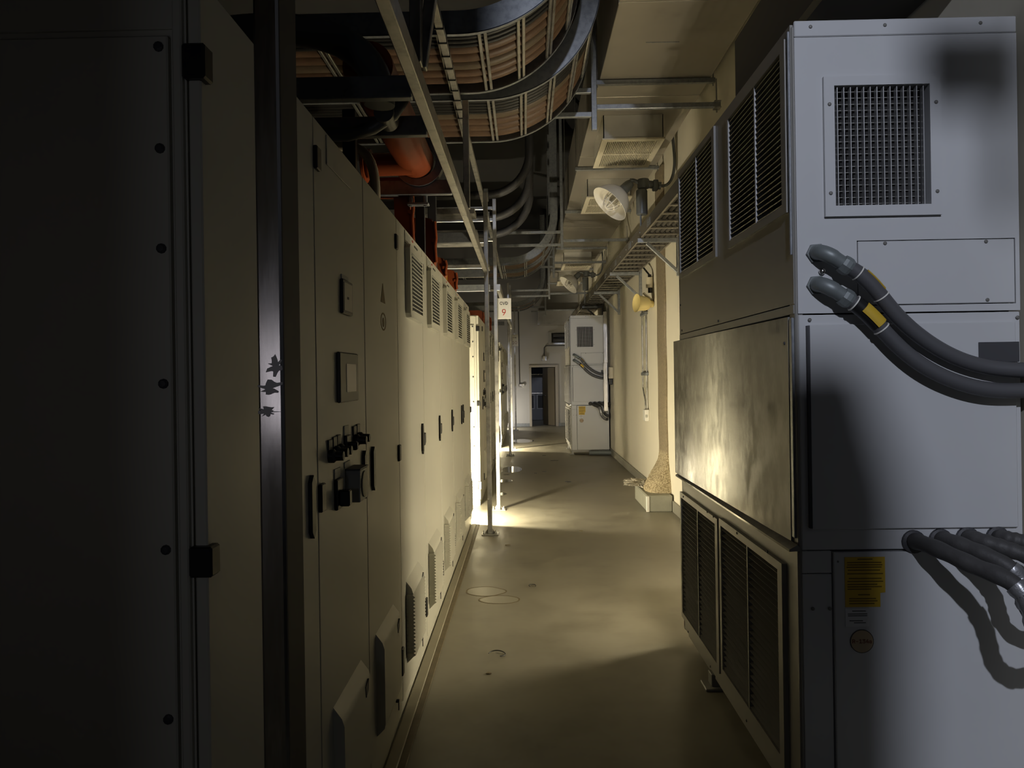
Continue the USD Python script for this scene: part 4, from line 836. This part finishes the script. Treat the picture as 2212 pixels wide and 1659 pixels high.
# ================================================================== SIGNS
def sign(x0, x1, y, z0, z1, num, ink, label, h1, h2):
    t = thing('hanging_sign', label, 'sign', ((x0 + x1) / 2, y, z0))
    part(t, 'plate', B().box(x0, x1, y, y + 0.02, z0, z1, 0.002), 'sign_white')
    part(t, 'folded_side', B().box(x0 - 0.012, x0, y + 0.002, y + 0.06, z0, z1, 0.001), 'label_grey')
    xm = (x0 + x1) / 2 - 0.012
    text(t, 'lettering', 'CVD', h1, xm, y - 0.0005, z0 + (z1 - z0) * 0.68, 'label_ink', True)
    text(t, 'number', num, h2, xm, y - 0.0005, z0 + (z1 - z0) * 0.17, ink)
sign(-0.300, -0.150, 8.75, 2.275, 2.520, '9', 'red_ink', 'white hanging sign reading CVD with a red nine', 0.034, 0.072)
sign(-0.242, -0.120, 14.70, 2.19, 2.42, '10', 'brown_ink', 'small hanging sign reading CVD with the number ten', 0.024, 0.058)

# ================================================================== END WALL FITTINGS
t = thing('wall_louver_unit', 'silver framed wall fan unit with black fins high on the end wall', 'wall fan', (1.02, EY, 2.56))
part(t, 'frame', B().prism(sbox(0.75, 2.57, 1.42, 2.96).difference(sbox(0.85, 2.62, 1.38, 2.93)), 'y', EY - 0.03, EY), 'sheet_bright')
for z in (2.80, 2.65): part(t, 'fin_box', B().box(0.90, 1.40, EY - 0.14, EY - 0.005, z, z + 0.10, 0.02), 'dark_grey')
part(t, 'back', B().box(0.85, 1.38, EY - 0.008, EY - 0.002, 2.62, 2.93), 'black_plastic')
one('bent_conduit', B().tube([(1.45, EY - 0.03, 2.53), (0.72, EY - 0.03, 2.53)] + arc((0.72, EY - 0.03, 2.43), 0.10, PI / 2, PI, 8, (1, 0, 0), (0, 0, 1))[1:] + [(0.62, EY - 0.03, 2.22)], 0.014, 10), 'dark_grey', 'bent conduit on the end wall below the fan unit', 'conduit', smooth=60)
t = thing('wall_outlet_box', 'small shiny outlet box on the end wall above the door', 'outlet box', (0.61, EY, 2.07))
part(t, 'box', B().box(0.53, 0.69, EY - 0.06, EY, 2.06, 2.21, 0.006), 'stainless'); part(t, 'cover', B().box(0.585, 0.635, EY - 0.066, EY - 0.06, 2.07, 2.20, 0.002), 'sign_white')
one('wall_conduit', B().cyl((-0.17, EY - 0.02, 1.36), (-0.18, EY - 0.02, 3.9), 0.012, 8), 'dark_grey', 'thin dark conduit on the end wall left of the door', 'conduit')
t = thing('wall_telephone', 'small bright silver fitting on the end wall left of the door', 'wall fitting', (-0.14, EY, 1.24))
part(t, 'body', B().box(-0.20, -0.02, EY - 0.05, EY, 1.25, 1.36, 0.02), 'stainless'); part(t, 'ring', B().tube(arc((-0.06, EY - 0.06, 1.30), 0.04, 0, 2 * PI, 17, (1, 0, 0), (0, 0, 1)), 0.014, 8, False), 'sign_white', smooth=60)
t = thing('far_switchgear', 'dark metal switchgear with light framed panels seen through the open door', 'cabinet', (0.4, 26.6, 0))
part(t, 'body', B().box(-0.6, 1.4, 26.6, 27.4, 0, 1.62, 0.01), 'far_cabinet')
part(t, 'top_shelf', B().box(-0.6, 1.4, 26.5, 27.4, 1.62, 1.66, 0.004), 'stainless')
part(t, 'mid_shelf', B().box(-0.6, 1.4, 26.45, 26.6, 0.94, 0.99, 0.004), 'stainless')
for x0, x1 in ((-0.1, 0.33), (0.42, 0.85)):
    part(t, 'panel_frame', B().prism(sbox(x0, 0.40, x1, 0.92).difference(sbox(x0 + 0.03, 0.43, x1 - 0.03, 0.89)), 'y', 26.575, 26.6), 'grille_frame')
    part(t, 'dark_panel', B().box(x0 + 0.03, x1 - 0.03, 26.59, 26.6, 0.43, 0.89), 'black_plastic')

# ================================================================== ORANGE SLEEVES AND PIPES OVER THE CABINETS
t = thing('orange_pipe', 'fat orange pipe under the cross arms ending in a silver clamp', 'pipe', (-0.6, 3.6, 2.72))
part(t, 'pipe', B().tube([(-0.60, 2.9, 2.825), (-0.60, 3.5, 2.825), (-0.60, 4.22, 2.825)], 0.10, 28), 'orange_rubber', smooth=60)
part(t, 'side_branch', B().tube([(-0.60, 4.06, 2.775), (-0.88, 4.06, 2.77)], 0.062, 20), 'orange_rubber', smooth=60)
part(t, 'flange', B().lathe([(0.05, 0), (0.095, 0), (0.095, 0.014), (0.05, 0.014)], (-0.855, 4.06, 2.77), (-1, 0, 0), 24), 'orange_rubber', smooth=40)
part(t, 'flange', B().lathe([(0.05, 0), (0.085, 0), (0.085, 0.012), (0.05, 0.012)], (-0.825, 4.06, 2.77), (-1, 0, 0), 24), 'orange_rubber', smooth=40)
c_ = part(t, 'clamp_ring', B().lathe([(0.098, 0), (0.142, 0), (0.142, 0.06), (0.098, 0.06)], (-0.585, 4.18, 2.825), (0, 1, 0), 32), 'galvanized', smooth=40)
for x in (-0.64, -0.555): part(c_, 'clamp_bolt', B().cyl((x, 4.24, 2.58), (x, 4.24, 2.67), 0.012, 10), 'galvanized')
part(c_, 'clamp_plate', B().box(-0.66, -0.535, 4.22, 4.27, 2.585, 2.60, 0.004), 'galvanized')
def sleeve(x, y, zt, label, w=0.10, dep=0.09, zb=TOP):
    t = thing('orange_sleeve', label, 'cable sleeve', (x, y, zb), 'orange cable sleeves on the cabinet tops')
    prof = [(x - 0.25, zt - 0.10), (x - 0.25, zt), (x - 0.06, zt), (x - 0.015, zt - 0.012), (x, zt - 0.05), (x + 0.004, zt - 0.12), (x - 0.006, zt - 0.16), (x, zb + 0.05), (x - 0.004, zb + 0.005), (x - 0.09, zb + 0.005), (x - 0.10, zt - 0.10)]
    part(t, 'sleeve', B().prism(prof, 'y', y, y + w), 'orange_rubber', smooth=40)
    part(t, 'fold', B().tube([(x + 0.004, y - 0.006, zt - 0.03), (x + 0.012, y - 0.004, (zt + zb) / 2 + 0.02), (x + 0.004, y - 0.004, (zt + zb) / 2 - 0.04), (x + 0.010, y - 0.002, zb + 0.02)], 0.012, 8), 'orange_rubber', smooth=60)
    part(t, 'clasp', B().box(x - 0.02, x + 0.014, y - 0.012, y + 0.01, (zt + zb) / 2 - 0.012, (zt + zb) / 2 + 0.012, 0.004), 'orange_rubber')
sleeve(-0.645, 4.275, 2.76, 'nearest orange sleeve, hanging down left of the silver clamp', 0.10)
sleeve(-0.60, 5.0, 2.68, 'second orange sleeve, with a folded strap, above the louvered cabinets', 0.14)
sleeve(-0.60, 5.66, 2.52, 'third orange sleeve, short, below the cross arms', 0.12)
sleeve(-0.60, 6.55, 2.55, 'last visible orange sleeve near the row end', 0.10)
sleeve(-0.57, 12.5, 2.62, 'orange sleeve over the second row, seen behind the posts', 0.14)
sleeve(-0.62, 11.2, 2.60, 'dark orange sleeve over the second row, at the lit gap', 0.2)
one('amber_beacon', B().lathe([(0, 0), (0.035, 0), (0.038, 0.12), (0.03, 0.14), (0, 0.145)], (-0.68, 6.25, 2.36), (0, 0, 1), 18), 'amber', 'small amber cap behind the last cabinets, over the cabinet tops', 'beacon', smooth=40)
# big dark elbow and other pipes in the gloom
t = thing('pipe_elbow', 'big dull grey pipe elbow in the gloom above the nearest cross arm', 'pipe', (-0.6, 2.75, 2.72))
part(t, 'elbow', B().tube(spline([(-1.6, 2.82, 2.93), (-0.95, 2.82, 2.94), (-0.744, 2.82, 2.91), (-0.62, 2.82, 2.845), (-0.56, 2.82, 2.765), (-0.54, 2.82, 2.64)], 30), 0.058, 18), 'ballast_grey', smooth=60)
t = thing('pipe_elbow', 'smaller grey bent pipe just below the nearest cross arm', 'pipe', (-0.55, 3.0, 2.55))
part(t, 'elbow', B().tube([(-1.1, 2.98, 2.60), (-0.70, 2.98, 2.585), (-0.60, 2.98, 2.61), (-0.52, 2.98, 2.66), (-0.46, 2.98, 2.75)], 0.028, 14), 'ballast_grey', smooth=60)
one('grey_drum', B().lathe([(0, 0), (0.04, 0), (0.04, 0.12), (0.036, 0.13), (0, 0.13)], (-0.545, 2.93, 2.655), (0, 1, 0.0), 24), 'ballast_grey', 'round grey pipe end below the nearest cross arm', 'pipe end', smooth=40)
one('hose_bend', B().tube(spline([(-1.3, 3.7, 2.76), (-0.90, 3.7, 2.765), (-0.79, 3.7, 2.73), (-0.745, 3.7, 2.64), (-0.74, 3.7, 2.37)], 24), 0.025, 12), 'beige_box', 'pale bent hose behind the nearest orange sleeve', 'hose', smooth=60)
for k, (x, y, z0, z1) in enumerate(((-0.66, 4.75, 2.360, 3.0), (-0.65, 5.3, 2.360, 2.9), (-0.80, 3.42, 2.360, 2.85))):
    one('support_channel', B().box(x - 0.03, x + 0.03, y, y + 0.04, z0, z1, 0.003), 'dark_grey', ['dark upright channel among the orange sleeves, nearest', 'dark upright channel behind the third orange sleeve', 'thin dark channel left of the fat orange pipe'][k], 'channel')
for k, (y, z) in enumerate(((6.6, 3.05), (6.9, 2.92), (8.3, 3.10), (9.2, 2.95), (10.6, 2.85), (11.9, 2.75))):
    bar1('cable_shelf', (-6.99, y, z), (-0.42, y, z), 0.25, 0.05, ['cable shelf behind the third sleeve, upper', 'cable shelf behind the third sleeve, lower', 'cable shelf over the gap, upper', 'cable shelf over the gap, lower', 'cable shelf over the second row, nearer', 'cable shelf over the second row, farther'][k], 'cable tray', 'strut_steel', 'cable shelves in the gloom over the cabinets')
t = thing('rail_assembly', 'open steel frame with two rails left of the tall lit post top', 'frame', (-0.6, 8.8, 3.3))
for z in (3.60, 3.46, 3.22): part(t, 'rail', B().box(-1.5, -0.36, 8.887, 8.925, z, z + 0.04, 0.003), 'strut_steel')

# ================================================================== FLOOR MARKS AND LITTER
def blob(cx, cy, rx, ry, z, seed, n=40, wob=0.12):
    a = np.linspace(0, 2 * PI, n, endpoint=False); r = 1 + wob * (meshkit.noise(np.c_[np.cos(a) * 1.5 + seed, np.sin(a) * 1.5, a * 0], seed) - 0.5) * 2
    return Polygon(np.c_[cx + rx * r * np.cos(a), cy + ry * r * np.sin(a)])
def flat(name, poly, h, m, label, cat, group=None): return one(name, B().prism(poly, 'z', 0, h), m, label, cat, group)
for k, (x, y, rx, ry, lb) in enumerate(((-0.315, 5.50, 0.155, 0.125, 'dry oval water mark on the near floor, the farther of two'), (-0.205, 5.30, 0.150, 0.105, 'dry oval water mark on the near floor, the nearer of two'))):
    P_ = blob(x, y, rx, ry, 0, 3 + k, wob=0.08)
    t = thing('water_mark', lb, 'stain', (x, y, 0), 'dry water marks')
    part(t, 'film', B().prism(P_, 'z', 0, 0.0008), 'water_stain')
    part(t, 'rim', B().prism(P_.difference(P_.buffer(-0.012)), 'z', 0, 0.0011), 'floor_sealant')
for k, (x, y, rx, ry) in enumerate(((-0.25, 12.7, 0.17, 0.42), (-0.33, 11.3, 0.11, 0.16), (-0.32, 12.0, 0.05, 0.05), (-0.33, 10.05, 0.06, 0.12), (-0.10, 18.2, 0.28, 0.5))):
    flat('puddle', blob(x, y, rx, ry, 0, 11 + k), 0.0008, 'wet_floor', ['large shiny puddle beyond the lit post', 'smaller shiny puddle nearer than the large one', 'tiny dark wet spot between the two puddles', 'small dark wet spot nearest the lit post', 'dark wet patch far down the aisle'][k], 'puddle', 'puddles beside the second row')
one('cable_tie_scrap', B().tube(spline([(-0.232, 4.255, 0.006), (-0.20, 4.285, 0.012), (-0.165, 4.285, 0.010), (-0.143, 4.27, 0.006), (-0.165, 4.215, 0.006)], 20), 0.003, 6), 'cable_black', 'nearest black bent cable tie scrap lying on the floor', 'cable tie', 'black scraps on the floor')
one('cable_tie_scrap', B().tube(spline([(0.016, 5.60, 0.006), (0.017, 5.64, 0.010), (0.035, 5.645, 0.010), (0.056, 5.605, 0.006)], 16), 0.003, 6), 'cable_black', 'farther black bent cable tie scrap, right of the water marks', 'cable tie', 'black scraps on the floor')
for k, (x, y, s) in enumerate(((0.53, 13.9, 0.05), (0.30, 12.3, 0.03), (0.15, 12.1, 0.02), (0.62, 11.1, 0.04), (0.36, 14.8, 0.03), (-0.19, 7.0, 0.02), (-0.22, 3.98, 0.012), (0.55, 7.6, 0.015))):
    one('debris', B().prism(blob(x, y, s * 1.2, s * 0.8, 0, 31 + k, 12, 0.4), 'z', 0, 0.006), 'dark_grey' if k < 5 else 'floor_sealant', ['dark flake on the floor just before the far air conditioner', 'small dark flake mid aisle beyond the puddle', 'tiny flake beside the large puddle', 'dark flake mid aisle left of the foam block', 'pale far flake near the second gap', 'small flake past the near post foot', 'speck on the near floor beside the tie scrap', 'speck mid floor right of the posts'][k], 'debris')

# ================================================================== LAMP BODIES (hidden from this view)
for k, (p, lb) in enumerate((((1.50, 4.68, 0.45), 'unseen lamp on an added box behind the near air conditioner'), ((-0.76, 8.07, 0.26), 'unseen lamp on the floor at the first gap'), ((-0.72, 15.87, 0.26), 'unseen lamp on the floor at the second gap'), ((-0.75, 22.25, 0.35), 'unseen lamp on the floor at the far end of the cabinets'))):
    zb_ = 0.331 if k == 0 else 0.0
    t = thing('unseen_lamp_stand', lb, 'lamp', (p[0], p[1], zb_), 'unseen lamp stands')
    if k == 0: part(t, 'added_hood', B().box(1.605, 1.615, 4.575, 4.79, 0.345, 0.56, 0.003).box(1.50, 1.605, 4.575, 4.585, 0.345, 0.56, 0.002), 'dark_grey')  # added plates, keep lamp light off the wall behind
    part(t, 'base', B().lathe([(0, 0), (0.05, 0), (0.05, 0.01), (0.012, 0.02), (0.012, max(0.022, p[2] - zb_ - 0.10)), (0, max(0.023, p[2] - zb_ - 0.095))], (p[0], p[1], zb_), (0, 0, 1), 20), 'lamp_body', smooth=40)

t = thing('added_shade_box', 'added box behind the near air conditioner, shading the floor', 'box', (1.46, 4.72, 0))  # added box, keeps lamp light off the nearby floor
part(t, 'body', B().box(1.25, 1.67, 4.46, 4.97, 0.0, 0.27, 0.01), 'dark_grey'); part(t, 'lid', B().box(1.245, 1.675, 4.455, 4.975, 0.27, 0.33, 0.01), 'dark_grey')
part(t, 'handle', B().tube([(1.245, 4.62, 0.22), (1.215, 4.64, 0.22), (1.215, 4.80, 0.22), (1.245, 4.82, 0.22)], 0.008, 8), 'black_plastic')
